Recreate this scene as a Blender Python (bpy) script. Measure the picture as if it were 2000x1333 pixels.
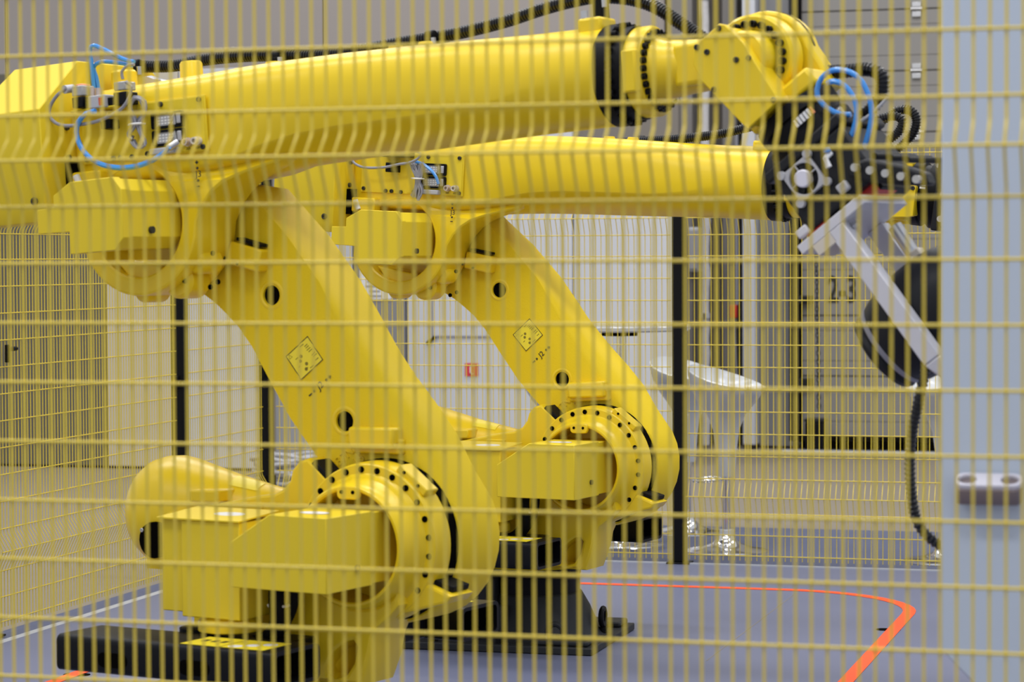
import bpy, bmesh, math, random
import numpy as np
from mathutils import Matrix, Vector
random.seed(7)
S = bpy.context.scene
for o in list(bpy.data.objects): bpy.data.objects.remove(o)
COL = S.collection

# ------------------------------------------------------------------ camera
F, CX, CY, H = 5000., 1000., 666.5, 1.45          # focal length in pixels of the 2000 x 1333 frame
psi, pit, rho = math.radians(15.86), math.radians(1.88), .005
f0 = Vector((-math.sin(psi), math.cos(psi), 0)); r0 = Vector((math.cos(psi), math.sin(psi), 0)); zz = Vector((0, 0, 1))
FW = f0*math.cos(pit) - zz*math.sin(pit); u0 = zz*math.cos(pit) + f0*math.sin(pit)
RT = (r0 - rho*u0).normalized(); UP = (u0 + rho*r0).normalized(); CAM = Vector((0, 0, H))
cd = bpy.data.cameras.new('camera'); cam = bpy.data.objects.new('camera', cd); COL.objects.link(cam)
cam.matrix_world = Matrix(((RT.x, UP.x, -FW.x, CAM.x), (RT.y, UP.y, -FW.y, CAM.y), (RT.z, UP.z, -FW.z, CAM.z), (0, 0, 0, 1)))
cd.sensor_width = 36; cd.lens = 36*F/2000; cd.clip_start = .1; cd.clip_end = 200
cd.dof.use_dof = True; cd.dof.focus_distance = 8.9; cd.dof.aperture_fstop = 5.0
S.camera = cam
# ------------------------------------------------------------------ light
w = bpy.data.worlds.new('hall_light'); S.world = w; w.use_nodes = True
w.node_tree.nodes['Background'].inputs[0].default_value = (.93, .96, 1, 1)
w.node_tree.nodes['Background'].inputs[1].default_value = .60
def lamp(name, loc, sx, sy, power, col=(1, .98, .95), rot=(0, 0, 0)):
    l = bpy.data.lights.new(name, 'AREA'); l.shape = 'RECTANGLE'; l.size = sx; l.size_y = sy; l.energy = power; l.color = col
    o = bpy.data.objects.new(name, l); COL.objects.link(o); o.location = loc; o.rotation_euler = rot
for i, (x, y) in enumerate([(-6.5, 6), (-2.5, 6), (1.5, 6), (-6.5, 10.5), (-2.5, 10.5), (1.5, 10.5), (-6.5, 15.5), (-2.5, 15.5), (1.5, 15.5), (-4.5, 1.5), (0, 1.5)]):
    lamp('hall_lamp', (x, y, 7.6), 2.4, .7, 102)
S.view_settings.view_transform = 'Standard'; S.view_settings.look = 'None'; S.view_settings.gamma = 1
S.view_settings.use_curve_mapping = False; S.view_settings.exposure = .22

# ------------------------------------------------------------------ pixel helpers (a pixel gives a direction, the plane a distance)
def ray(x, y): return FW + RT*((x-CX)/F) - UP*((y-CY)/F)
def on_z(x, y, z=0.):
    d = ray(x, y); return CAM + d*((z-H)/d.z)
def on_y(x, y, Y):
    d = ray(x, y); return CAM + d*(Y/d.y)
def on_plane(x, y, p, n):
    d = ray(x, y); return CAM + d*((p-CAM).dot(n)/d.dot(n))

# ------------------------------------------------------------------ materials
def srgb(r, g, b):
    f = lambda c: ((c/255+.055)/1.055)**2.4 if c > 10 else c/255/12.92
    return (f(r), f(g), f(b), 1)
MATS = {}
def mat(name, col, rough=.5, metal=0., bump=0., scale=60., var=0., vscale=3., coat=0., spec=.5):
    m = bpy.data.materials.new(name); m.use_nodes = True; nt = m.node_tree; b = nt.nodes['Principled BSDF']
    b.inputs['Base Color'].default_value = col; b.inputs['Roughness'].default_value = rough; b.inputs['Metallic'].default_value = metal
    b.inputs['Coat Weight'].default_value = coat; b.inputs['Coat Roughness'].default_value = .15
    b.inputs['Specular IOR Level'].default_value = spec
    tc = nt.nodes.new('ShaderNodeTexCoord')
    if var:
        n = nt.nodes.new('ShaderNodeTexNoise'); n.inputs['Scale'].default_value = vscale; n.inputs['Detail'].default_value = 5
        mx = nt.nodes.new('ShaderNodeMix'); mx.data_type = 'RGBA'
        mx.inputs[6].default_value = tuple(c*(1-var) for c in col[:3])+(1,); mx.inputs[7].default_value = tuple(min(1, c*(1+var)) for c in col[:3])+(1,)
        nt.links.new(tc.outputs['Object'], n.inputs['Vector']); nt.links.new(n.outputs['Fac'], mx.inputs[0]); nt.links.new(mx.outputs[2], b.inputs['Base Color'])
    if bump:
        n2 = nt.nodes.new('ShaderNodeTexNoise'); n2.inputs['Scale'].default_value = scale; n2.inputs['Detail'].default_value = 3
        bp = nt.nodes.new('ShaderNodeBump'); bp.inputs['Strength'].default_value = bump; bp.inputs['Distance'].default_value = .002
        nt.links.new(tc.outputs['Object'], n2.inputs['Vector']); nt.links.new(n2.outputs['Fac'], bp.inputs['Height']); nt.links.new(bp.outputs[0], b.inputs['Normal'])
    MATS[name] = m; return m
Y_PAINT = mat('yellow_paint', (.80, .57, .013, 1), .32, bump=.08, scale=160, var=.03, spec=.4)
Y_CAST = mat('yellow_painted_casting', (.79, .57, .014, 1), .55, bump=.35, scale=220, var=.03, spec=.18)
Y_SHEET = mat('yellow_sheet_metal', (.75, .56, .02, 1), .48, var=.03, spec=.35)
Y_WIRE = mat('yellow_coated_wire', (.72, .55, .045, 1), .3, spec=.6)
Y_LABEL = mat('yellow_label', (.86, .70, .03, 1), .4)
BLACK = mat('black_plastic', (.0045, .0045, .006, 1), .45, spec=.12)
BLACKST = mat('black_steel', (.0045, .005, .007, 1), .4, var=.2, spec=.14)
HOSE = mat('black_corrugated_plastic', (.009, .009, .012, 1), .3, spec=.45)
DARK = mat('dark_parts_and_hole_shade', (.003, .0025, .002, 1), .9, spec=.02)  # flat black of dark parts, also painted in as shade inside holes and gaps
RUBBER = mat('black_rubber', (.007, .007, .008, 1), .6, spec=.1)
CAST = mat('dark_grey_casting', (.026, .028, .032, 1), .5, spec=.2, bump=.25, scale=90, var=.15)
GUN = mat('gunmetal', (.014, .0145, .018, 1), .42, var=.15, spec=.2)
CHROME = mat('chrome', (.75, .75, .77, 1), .08, 1.)
STEEL = mat('bolt_steel', (.55, .55, .57, 1), .3, .9)
ALU = mat('milled_aluminium', (.62, .61, .66, 1), .45, .15, var=.05, vscale=20)
CREAM = mat('cream_plastic', (.62, .56, .48, 1), .5)
PINKW = mat('nickel_fitting', (.6, .5, .45, 1), .35, .6)
BLUE = mat('blue_air_tube', (.05, .27, .72, 1), .22, coat=.3)
GREYC = mat('grey_cable', (.25, .25, .29, 1), .5)
GREYL = mat('light_grey_plastic', (.42, .42, .45, 1), .45)
CLEAR = mat('smoky_clear_plastic', (.34, .34, .33, 1), .15, coat=.5)
ORANGE_L = mat('orange_indicator', (.85, .3, .15, 1), .4)
FOIL = mat('silver_bag', (.5, .5, .54, 1), .35, .4)
WHITEP = mat('white_gloss_plastic', (.56, .58, .62, 1), .25, coat=.2)
WHITE = mat('white_plastic', (.75, .75, .77, 1), .5)
RED = mat('red_plastic', (.55, .02, .02, 1), .4)
SIGNRED = mat('sign_red', (.62, .03, .06, 1), .5)
INK = mat('black_ink', (.02, .018, .01, 1), .6)
INKY = mat('olive_ink', (.22, .17, .01, 1), .6)
FLOORM = mat('grey_platform_floor', srgb(104, 109, 136), .42, bump=.05, scale=40, var=.05, vscale=1.5)
CARPET = mat('blue_grey_carpet', srgb(84, 89, 113), .9, bump=.3, scale=300, var=.06, vscale=6)
CONC = mat('beige_concrete', srgb(132, 123, 109), .75, var=.08, vscale=1.2)
ORANGE = mat('orange_floor_tape', (.95, .085, .008, 1), .5)
TAUPE = mat('taupe_wall_panel', srgb(160, 152, 148), .7, var=.02)
TAUPE2 = mat('grey_steel_column', srgb(128, 124, 122), .6, var=.03)
WALLW = mat('white_partition', srgb(196, 198, 206), .55, var=.02)
WALLB = mat('beige_partition', srgb(196, 188, 172), .6, var=.02)
WALLD = mat('dark_grey_partition', srgb(98, 94, 84), .7, var=.04)
WALLG = mat('grey_partition', srgb(134, 134, 138), .6, var=.03)
DOORM = mat('grey_sectional_door', srgb(132, 129, 126), .5, var=.02)
DARKREC = mat('dark_recess', srgb(120, 114, 108), .8)
CAB = mat('pale_blue_cabinet', srgb(192, 204, 223), .45, var=.015)
BRKT = mat('grey_bracket', srgb(132, 120, 122), .45, .3)
LILAC = mat('lilac_plastic', srgb(214, 212, 226), .35)
PIPEW = mat('white_pipe_lagging', srgb(190, 188, 190), .7, bump=.6, scale=60, var=.15, vscale=30)
EDGE = mat('platform_edge', srgb(190, 194, 205), .35, .3)

# ------------------------------------------------------------------ mesh helpers
class MB:
    def __init__(s): s.v = []; s.f = []
    def add(s, v, f):
        o = len(s.v); s.v += [tuple(p) for p in v]; s.f += [tuple(i+o for i in q) for q in f]; return s
    def box(s, x0, x1, y0, y1, z0, z1):
        return s.add([(x, y, z) for z in (z0, z1) for y in (y0, y1) for x in (x0, x1)],
                     [(0, 1, 3, 2), (4, 6, 7, 5), (0, 4, 5, 1), (2, 3, 7, 6), (0, 2, 6, 4), (1, 5, 7, 3)])
    def loft(s, loops, cap=True, ring=False):
        n = len(loops[0]); v = [p for l in loops for p in l]; f = []
        m = len(loops)
        for i in range(m if ring else m-1):
            a, b = i*n, ((i+1) % m)*n
            for j in range(n): f.append((a+j, a+(j+1) % n, b+(j+1) % n, b+j))
        if cap and not ring: f += [tuple(range(n-1, -1, -1)), tuple(range((m-1)*n, m*n))]
        return s.add(v, f)
    def prism(s, poly, y0, y1): return s.loft([[(x, y0, z) for x, z in poly], [(x, y1, z) for x, z in poly]])
    def lathe(s, prof, org=(0, 0, 0), axis='z', n=32, cap=True):      # prof: (radius, position along the axis)
        L = []
        for r, t in prof:
            l = []
            for k in range(n):
                c, q = r*math.cos(2*math.pi*k/n), r*math.sin(2*math.pi*k/n)
                l.append({'z': (org[0]+c, org[1]+q, org[2]+t), 'y': (org[0]+c, org[1]+t, org[2]+q), 'x': (org[0]+t, org[1]+c, org[2]+q)}[axis])
            L.append(l)
        return s.loft(L, cap)
    def cyl(s, p0, p1, r0, r1=None, n=16):
        r1 = r0 if r1 is None else r1; p0 = Vector(p0); p1 = Vector(p1); d = (p1-p0).normalized()
        u = d.orthogonal().normalized(); v = d.cross(u)
        return s.loft([[p+(u*math.cos(2*math.pi*k/n)+v*math.sin(2*math.pi*k/n))*r for k in range(n)] for p, r in ((p0, r0), (p1, r1))])
    def tube(s, pts, r, n=8, cap=True, ring=False):
        pts = [Vector(p) for p in pts]; L = []; u = None
        for i, p in enumerate(pts):
            if ring: d = pts[(i+1) % len(pts)]-pts[i-1]
            else: d = pts[min(i+1, len(pts)-1)]-pts[max(i-1, 0)]
            d.normalize()
            u = d.orthogonal().normalized() if u is None else (u-d*u.dot(d)).normalized()
            v = d.cross(u); rr = r[i] if isinstance(r, (list, tuple)) else r
            L.append([p+(u*math.cos(2*math.pi*k/n)+v*math.sin(2*math.pi*k/n))*rr for k in range(n)])
        return s.loft(L, cap, ring)
    def hose(s, pts, r, pitch=.0085, n=10):                           # corrugated: ribs along the path
        P = spline(pts, max(.002, pitch/4)); rad = [r*(1., .8, .8, 1.)[i % 4] for i in range(len(P))]
        return s.tube(P, rad, n)
    def ball(s, c, r, sc=(1, 1, 1), n=14):
        m = 8; return s.lathe([(r*math.sin(math.pi*(i+.02)/(m+.04)), -r*math.cos(math.pi*(i+.02)/(m+.04))*sc[2]) for i in range(m+1)], c, 'z', n)
    def xf(s, M): s.v = [tuple(M @ Vector(p)) for p in s.v]; return s
def spline(pts, step=.01):
    pts = [Vector(p) for p in pts]; out = []
    Q = [pts[0]*2-pts[1]]+pts+[pts[-1]*2-pts[-2]]
    for i in range(1, len(Q)-2):
        a, b, c, d = Q[i-1:i+3]; m = max(2, int((c-b).length/step))
        for k in range(m):
            t = k/m; out.append(.5*((2*b)+(c-a)*t+(2*a-5*b+4*c-d)*t*t+(3*b-a-3*c+d)*t**3))
    out.append(pts[-1]); return out
def mesh_of(mb, name, m, smooth=35):
    me = bpy.data.meshes.new(name); me.from_pydata(mb.v, [], mb.f)
    bm = bmesh.new(); bm.from_mesh(me); bmesh.ops.recalc_face_normals(bm, faces=bm.faces); bm.to_mesh(me); bm.free()
    me.materials.append(m)
    if smooth: me.shade_smooth(); me.set_sharp_from_angle(angle=math.radians(smooth))
    return me
def put(name, me, parent=None, M=None):
    o = bpy.data.objects.new(name, me); COL.objects.link(o); o.parent = parent
    if M is not None: o.matrix_local = M
    return o
def build(name, mb, m, parent=None, M=None, bevel=0., smooth=35, seg=2):
    o = put(name, mesh_of(mb, name, m, smooth), parent, M)
    if bevel:
        b = o.modifiers.new('bevel', 'BEVEL'); b.width = bevel; b.segments = seg; b.limit_method = 'ANGLE'; b.angle_limit = math.radians(35)
    return o
def tag(o, label, cat, group=None, kind=None):
    o['label'] = label; o['category'] = cat
    if group: o['group'] = group
    if kind: o['kind'] = kind
    return o
def struct(o): o['kind'] = 'structure'; return o
def empty(name, loc=(0, 0, 0), rz=0):
    o = bpy.data.objects.new(name, None); COL.objects.link(o); o.location = loc; o.rotation_euler = (0, 0, rz); o.empty_display_size = .1; return o
def curve_mesh(cu):
    ob = bpy.data.objects.new('tmp', cu); COL.objects.link(ob); dg = bpy.context.evaluated_depsgraph_get()
    me = bpy.data.meshes.new_from_object(ob.evaluated_get(dg)); bpy.data.objects.remove(ob); bpy.data.curves.remove(cu)
    mb = MB(); mb.add([tuple(v.co) for v in me.vertices], [tuple(p.vertices) for p in me.polygons]); bpy.data.meshes.remove(me); return mb
def plate(poly, holes, y0, y1, bev=.004):                             # (x,z) outline with holes, thick in y
    cu = bpy.data.curves.new('c', 'CURVE'); cu.dimensions = '2D'; cu.fill_mode = 'BOTH'
    for L in [poly]+holes:
        sp = cu.splines.new('POLY'); sp.points.add(len(L)-1); sp.use_cyclic_u = True
        for p, (x, z) in zip(sp.points, L): p.co = (x, z, 0, 1)
    cu.extrude = max(.0005, (y1-y0)/2-bev); cu.bevel_depth = bev; cu.bevel_resolution = 1; cu.offset = -bev
    mb = curve_mesh(cu); yc = (y0+y1)/2
    mb.v = [(x, yc-z, y) for x, y, z in mb.v]; return mb
def text(body, size, depth=.0015, align='CENTER', bold=0.):
    cu = bpy.data.curves.new('t', 'FONT'); cu.body = body; cu.size = size; cu.extrude = depth; cu.offset = bold; cu.align_x = align; cu.align_y = 'CENTER'; cu.resolution_u = 3
    mb = curve_mesh(cu); mb.v = [(x, -z, y) for x, y, z in mb.v]; return mb      # stands in the xz plane, faces -y
def circ(c, r, n=16, sx=1, sz=1): return [(c[0]+r*sx*math.cos(2*math.pi*k/n), c[1]+r*sz*math.sin(2*math.pi*k/n)) for k in range(n)]
def rrect(x0, x1, z0, z1, r, n=4):
    out = []
    for cx, cz, a in ((x1-r, z1-r, 0), (x0+r, z1-r, 90), (x0+r, z0+r, 180), (x1-r, z0+r, 270)):
        for k in range(n+1): t = math.radians(a+90*k/n); out.append((cx+r*math.cos(t), cz+r*math.sin(t)))
    return out
def cut(o, cutters, smooth=50):
    tmp = []
    for c in cutters:
        q = bpy.data.objects.new('c', mesh_of(c, 'c', o.data.materials[0], 0)); COL.objects.link(q); tmp.append(q)
        q.matrix_world = Matrix.Identity(4)
    keep = (o.parent, o.matrix_basis.copy()); o.parent = None; o.matrix_basis = Matrix.Identity(4)
    for q in tmp:
        m = o.modifiers.new('b', 'BOOLEAN'); m.operation = 'DIFFERENCE'; m.object = q; m.solver = 'EXACT'
    dg = bpy.context.evaluated_depsgraph_get(); dg.update(); me = bpy.data.meshes.new_from_object(o.evaluated_get(dg))
    o.modifiers.clear(); o.data = me; me.shade_smooth(); me.set_sharp_from_angle(angle=math.radians(smooth))
    for q in tmp: bpy.data.objects.remove(q)
    o.parent = keep[0]; o.matrix_basis = keep[1]
def Ry(a): return Matrix.Rotation(a, 4, 'Y')
def Tr(x, y, z): return Matrix.Translation((x, y, z))

# ------------------------------------------------------------------ setting: floor
FL = {'left': -4.62, 'rear': 11.81, 'near': 4.11}
def slab(name, x0, x1, y0, y1, z0, z1, m, bevel=0): return struct(build(name, MB().box(x0, x1, y0, y1, z0, z1), m, bevel=bevel))
slab('floor', -16, 8, -3, 24, -.2, -.012, CONC)
slab('trim_1', FL['left']-.03, 5, -2, 13.49, -.012, -.004, CARPET)
slab('trim_2', FL['left']+.13, 5, -2, FL['rear']-.045, -.011, 0, FLOORM)
slab('trim_3', FL['left']+.09, FL['left']+.13, -2, FL['rear']-.03, -.011, .001, EDGE)
slab('trim_4', FL['left']+.09, 5, FL['rear']-.045, FL['rear']-.02, -.011, .006, EDGE)
# floor joint lines of the platform sheets
def strip(pts, wd, z0, z1):
    pts = [Vector((x, y, 0)) for x, y in pts]; L = []
    for i, p in enumerate(pts):
        d = pts[min(i+1, len(pts)-1)]-pts[max(i-1, 0)]; d.normalize(); n = Vector((-d.y, d.x, 0))*wd/2
        L.append([(p.x+n.x, p.y+n.y, z0), (p.x-n.x, p.y-n.y, z0), (p.x-n.x, p.y-n.y, z1), (p.x+n.x, p.y+n.y, z1)])
    return MB().loft(L)
a, b = on_z(1480, 1216), on_z(1550, 1163)
j = build('trim_5', strip([(a.x-(b.x-a.x)*1.2, a.y-(b.y-a.y)*1.2), (b.x, b.y)], .004, -.002, .0006), DARKREC); struct(j)
# orange guide line: rounded rectangle round the robots
tp = []
x0, x1, y1, R = -3.905, -1.28, 10.965, .62
tp += [(x0, 3.0), (x0, y1-R)]
tp += [(x0+R-R*math.cos(t), y1-R+R*math.sin(t)) for t in [math.radians(k*7.5) for k in range(1, 12)]]
tp += [(x0+R, y1), (x1-R, y1)]
tp += [(x1-R+R*math.sin(t), y1-R+R*math.cos(t)) for t in [math.radians(k*7.5) for k in range(1, 12)]]
tp += [(x1, y1-R), (x1, 3.0)]
tag(build('floor_tape', strip(tp, .052, .0006, .0022), ORANGE), 'bright orange guide line taped round the robots on the grey floor', 'floor marking')
for (px, py, lab) in ((1735, 1231, 'small dark metal floor clip under the orange line by the grey machine'), (150, 1319, 'small dark metal floor clip under the orange line beside the black fork pocket')):
    p = on_z(px, py); o = build('floor_clip', MB().loft([[(x, y, z) for x, y in rrect(-.047, .047, -.03, .03, .025)] for z in (.0004, .0018)]), DARK, M=Tr(p.x, p.y, 0)); tag(o, lab, 'floor clip')

# ------------------------------------------------------------------ setting: walls behind
def wall_panels(name, Y, segs, m, thick=.06, gap=.012, back=DARKREC):
    X0 = min(s[0] for s in segs); X1 = max(s[1] for s in segs); Z0 = min(s[2] for s in segs); Z1 = max(s[3] for s in segs)
    w_ = build(name, MB().box(X0, X1, Y+thick, Y+thick+.1, Z0, Z1), back); struct(w_)
    for s in segs:
        build('wall_panel', MB().box(s[0]+gap/2, s[1]-gap/2, Y, Y+thick+.01, s[2]+gap/2, s[3]-gap/2), s[4] if len(s) > 4 else m, w_, bevel=.004)
    return w_
YB = 19.3
xA, xB, xC, xD = on_y(12, 100, YB).x, on_y(632, 100, YB).x, on_y(1262, 100, YB).x, on_y(1303, 100, YB).x
wall_panels('wall_back', YB, [(xA-3.1, xA, 0, 7), (xA, xB, 0, 7), (xB, xB+(xB-xA), 0, 7), (xB+(xB-xA), xD, 0, 7)], TAUPE)
# partition standing on the left
YL = 16.4
lx = lambda px, Y=YL: on_y(px, 600, Y).x
wall_panels('wall_left', YL, [(lx(-260), lx(-30), 0, 2.76, WALLD), (lx(-30), lx(206), 0, 2.76, WALLD), (lx(206), lx(352), 0, 2.76, WALLB), (lx(352), lx(520), 0, 2.76, WALLW)], WALLB, gap=.01)
YW = 17.4
wl = wall_panels('wall_partition', YW, [(lx(480, YW), lx(690, YW), 0, 2.7), (lx(690, YW), lx(793, YW), 0, 2.7, WALLG), (lx(793, YW), lx(1120, YW), 0, 2.7), (lx(1120, YW), lx(1322, YW), 0, 2.05)], WALLW, gap=.014)
# hatch seam, notice and fire sign on the white partition
p0, p1 = on_y(852, 658, YW), on_y(985, 658, YW)
hs = build('hatch_seam', MB().box(p0.x, p1.x, YW-.006, YW+.002, p0.z-.008, p0.z+.008), GREYC, wl)
p2 = on_y(844, 560, YW); build('hatch_seam', MB().box(p2.x-.006, p2.x+.006, YW-.006, YW+.002, p0.z, p2.z+.5), GREYC, wl)
build('hatch_handle', MB().cyl((p0.x-.06, YW-.03, p0.z-.05), (p0.x, YW-.03, p0.z), .012), DARK, wl)
pn0, pn1 = on_y(703, 585, YW), on_y(764, 527, YW)
nt = build('paper_notice', MB().box(pn0.x, pn1.x, YW-.008, YW-.0005, pn0.z, pn1.z), WHITE)
tag(nt, 'white paper notice with grey lines of print on the grey partition strip', 'notice')
for k, wd in enumerate((.1, .55, .7, .35, .5)):
    zc = pn1.z-.05-.035*k; cxm = (pn0.x+pn1.x)/2; hw = wd*(pn1.x-pn0.x)/2*.9
    build('print_line', MB().box(cxm-hw, cxm+hw, YW-.009, YW-.0075, zc-.006, zc+.006), GREYC, nt)
q0, q1 = on_y(909, 735, YW), on_y(934, 710, YW)
sg = build('fire_sign', MB().box(q0.x, q1.x, YW-.008, YW-.0005, q0.z, q1.z), SIGNRED)
tag(sg, 'small red square safety sign with a white bracket symbol on the white partition', 'sign')
cx_, cz_ = (q0.x+q1.x)/2, (q0.z+q1.z)/2
sy = MB().box(cx_-.012, cx_-.002, YW-.0095, YW-.007, cz_-.034, cz_+.034)
sy.box(cx_-.012, cx_+.012, YW-.0095, YW-.007, cz_+.024, cz_+.034); sy.box(cx_-.012, cx_+.012, YW-.0095, YW-.007, cz_-.034, cz_-.024)
build('symbol', sy, WHITE, sg)
# grey steel column, recess, pipe, light column
wx = lambda px: on_y(px, 500, 19.1).x
struct(build('wall_right', MB().box(wx(1303), 4, YB+.35, YB+.5, 0, 7), DARKREC))
struct(build('trim_6', MB().box(wx(1300), wx(1348), 19.2, 19.5, 0, 7), TAUPE2, bevel=.01))
struct(build('trim_7', MB().box(wx(1398), wx(1428), 19.35, 19.55, 0, 7), TAUPE2, bevel=.01))
struct(build('trim_8', MB().box(wx(1452), wx(1478), 19.05, 19.3, .02, 7), WALLW, bevel=.01))
struct(build('trim_9', MB().box(wx(1478), wx(1548), 19.2, 19.4, 0, 7), WALLG, bevel=.01))
pp = MB(); X = wx(1383)
pts = [(X+random.uniform(-.006, .006), 19.0, .02+.1*k) for k in range(70)]
pp.tube(pts, [.034+random.uniform(-.003, .003) for _ in pts], 12); pip = build('lagged_pipe', pp, PIPEW)
tag(pip, 'white rough-lagged vertical pipe in front of the dark wall recess', 'pipe')
for z in (1.0, 2.2, 3.4): build('pipe_clip', MB().lathe([(.045, -.02), (.045, .02)], (X, 19.0, z), 'z', 16), STEEL, pip)
jb = empty('junction_box', (wx(1355), 19.1, 1.5)); tag(jb, 'pale grey junction box on the column beside the lagged pipe', 'junction box')
build('box_body', MB().box(-.04, .04, 0, .1, -.17, .17), WALLW, jb, bevel=.01); build('box_lid', MB().box(-.035, .035, -.012, 0, -.15, .15), GREYL, jb, bevel=.004)
ex = empty('pull_switch', (wx(1434), 19.05, 1.03)); tag(ex, 'small red switch box on a grey conduit beside the light column', 'switch')
build('box_body', MB().box(-.024, .024, 0, .08, -.05, .05), RED, ex, bevel=.008)
build('conduit', MB().cyl((.02, .05, .05), (.02, .05, 1.4), .014), GREYC, ex); build('cord', MB().tube(spline([(.0, .03, -.05), (.01, .02, -.25), (.025, .03, -.55), (.03, .03, -.8)], .05), .006, 6), GREYC, ex)
# sectional door with the bay number
dr = empty('door_1', (0, 19.12, 0)); struct(dr)
dx0, dx1 = wx(1566), 1.6
zs = .04; hsec = .455
zoff = on_y(1800, 17, 19.12).z
z0 = zoff-hsec*int(zoff/hsec)-hsec*0
zz_ = z0-hsec
while zz_ < 4.4:
    zlo = max(zz_, .05); zhi = zz_+hsec
    if zhi > .1:
        pr = [(0, zlo+.006), (0, zlo+.012)]
        prof = [(.01, zlo+.002), (0, zlo+.008)]
        for g in (.25, .75):
            zg = zz_+hsec*g
            if zg > zlo+.03: prof += [(0, zg-.006), (.005, zg-.003), (.005, zg+.003), (0, zg+.006)]
        prof += [(0, zhi-.008), (.01, zhi-.002), (.06, zhi-.002), (.06, zlo+.002)]
        mb = MB().loft([[(x, y, z) for y, z in prof] for x in (dx0, dx1)])
        sec = build('door_section', mb, DOORM, dr)
        if zz_ > 1.0:
            hx = wx(1790); hg = MB().box(hx-.035, hx+.035, -.02, 0, zhi+.012, zhi+.05); hg.box(hx-.035, hx+.035, -.02, 0, zhi-.06, zhi-.02)
            hg.cyl((hx-.05, -.015, zhi), (hx+.05, -.015, zhi), .01)
            build('hinge', hg, STEEL, sec, bevel=.003)
    zz_ += hsec
build('door_seal', MB().box(dx0, dx1, 0, .08, 0, .05), DARK, dr)
build('threshold', MB().box(dx0-.1, dx1, -.35, -.25, -.02, .008), EDGE, dr)
tm = text('2-3', .275, .002, bold=.007); tpz = on_y(1645, 568, 19.12); tm.v = [(x*.62+tpz.x, y, z+tpz.z) for x, y, z in tm.v]
build('bay_number', tm, INK, dr, M=Tr(0, -.003, 0), smooth=0)
rl = MB().box(wx(1545), wx(1561), -.12, .05, .06, 4.2); build('guide_rail', rl, GUN, dr, bevel=.006)
for k in range(6):
    z = .5+.62*k; build('roller_bracket', MB().box(wx(1558), wx(1588), -.1, -.02, z-.03, z+.03), GUN, dr, bevel=.008)
ch = empty('door_chain', (wx(1592), 18.98, 0)); tag(ch, 'grey hand chain hanging beside the sectional door', 'chain')
cm = MB()
lk = [(.0, 0, .02), (.009, 0, .014), (.011, 0, 0), (.009, 0, -.014), (0, 0, -.02), (-.009, 0, -.014), (-.011, 0, 0), (-.009, 0, .014)]
link = mesh_of(MB().tube(lk, .0045, 6, ring=True), 'link', GUN)
for k in range(80): put('link', link, ch, Tr(.002*math.sin(k*.4)+.0006*k, 0, 2.9-.033*k) @ Matrix.Rotation(math.pi/2*(k % 2), 4, 'Z'))
bx = empty('floor_box', (wx(1598), 18.95, 0)); tag(bx, 'small dark box standing below the hanging chain', 'box')
build('box_body', MB().box(-.07, .07, -.05, .08, .0, .21), BLACK, bx, bevel=.012); build('box_lid', MB().box(-.075, .075, -.055, .085, .21, .235), GUN, bx, bevel=.006)

# ------------------------------------------------------------------ mesh fences
ROWS = [.023, .119, .22, .30, .383] + [.49+.1045*k for k in range(10)] + [1.53, 1.61, 1.69, 1.795, 1.90]
def prof_y(z):   # bent-out folds of the panel
    K = [(0, 0), (.235, 0), (.30, -.038), (.375, 0), (1.548, 0), (1.61, -.038), (1.652, 0) , (2, 0)]
    for (a, b), (c, d) in zip(K, K[1:]):
        if a <= z <= c: return b+(d-b)*(z-a)/(c-a)
    return 0
PROF = [(0, .0), (0, .227), (-.006, .24), (-.036, .295), (-.036, .305), (-.006, .368), (0, .385), (0, 1.53), (-.006, 1.546), (-.036, 1.604), (-.036, 1.614), (-.006, 1.644), (0, 1.655), (0, 1.925)]
def vwire(r):
    # near the top fold the wire leans out over the short upper leg and comes back over the longer lower leg
    P = [(0, 0, 0), (0, 0, .215), (0, -.004, .228), (0, -.036, .296), (0, -.037, .304), (0, -.02, .335), (0, -.003, .362), (0, 0, .375),
         (0, 0, 1.53), (0, -.003, 1.545), (0, -.036, 1.605), (0, -.037, 1.613), (0, -.004, 1.646), (0, 0, 1.655), (0, 0, 1.925)]
    return mesh_of(MB().tube(P, r, 6), 'vertical_wire', Y_WIRE, 60)
VW = vwire(.002); VW_FRONT = vwire(.0026)
def row_y(z): return -.0385-.004 if abs(z-.30) < .01 or abs(z-1.61) < .01 else -.0042
def fence_panel(label, org, rz, length, pitch, group=None, rr=.0023):
    e = empty('mesh_fence_panel', org, rz); tag(e, label, 'fence panel', group)
    hm = mesh_of(MB().cyl((0, 0, 0), (length, 0, 0), rr, n=8), 'horizontal_wire', Y_WIRE, 60)
    for z in ROWS: put('horizontal_wire', hm, e, Tr(0, row_y(z), z))
    n = int((length-.01)/pitch)+1; s0 = (length-(n-1)*pitch)/2
    for k in range(n): put('vertical_wire', VW_FRONT if rr > .00275 and length > 2.2 else VW, e, Tr(s0+k*pitch, 0, 0))
    return e
def fence_post(label, x, y, clips=(1, 0)):
    e = empty('fence_post', (x, y, 0)); tag(e, label, 'fence post')
    build('post_tube', MB().box(-.03, .03, -.03, .03, 0.008, 1.96), BLACKST, e, bevel=.005)
    build('post_cap', MB().box(-.031, .031, -.031, .031, 1.96, 1.972), BLACK, e, bevel=.004)
    build('foot_plate', MB().box(-.055, .055, -.055, .055, 0, .008), BLACKST, e, bevel=.002)
    for z in (.35, .89, 1.5):
        for dx, dy in clips: build('panel_clip', MB().box(dx*.038-.01, dx*.038+.01, dy*.038-.01, dy*.038+.01, z-.03, z+.03), BLACK, e, bevel=.004)
    return e
PITCH = .0268
XL, YR, YN = FL['left'], FL['rear'], FL['near']
postX = on_z(1316, 1100).x+.03
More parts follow.
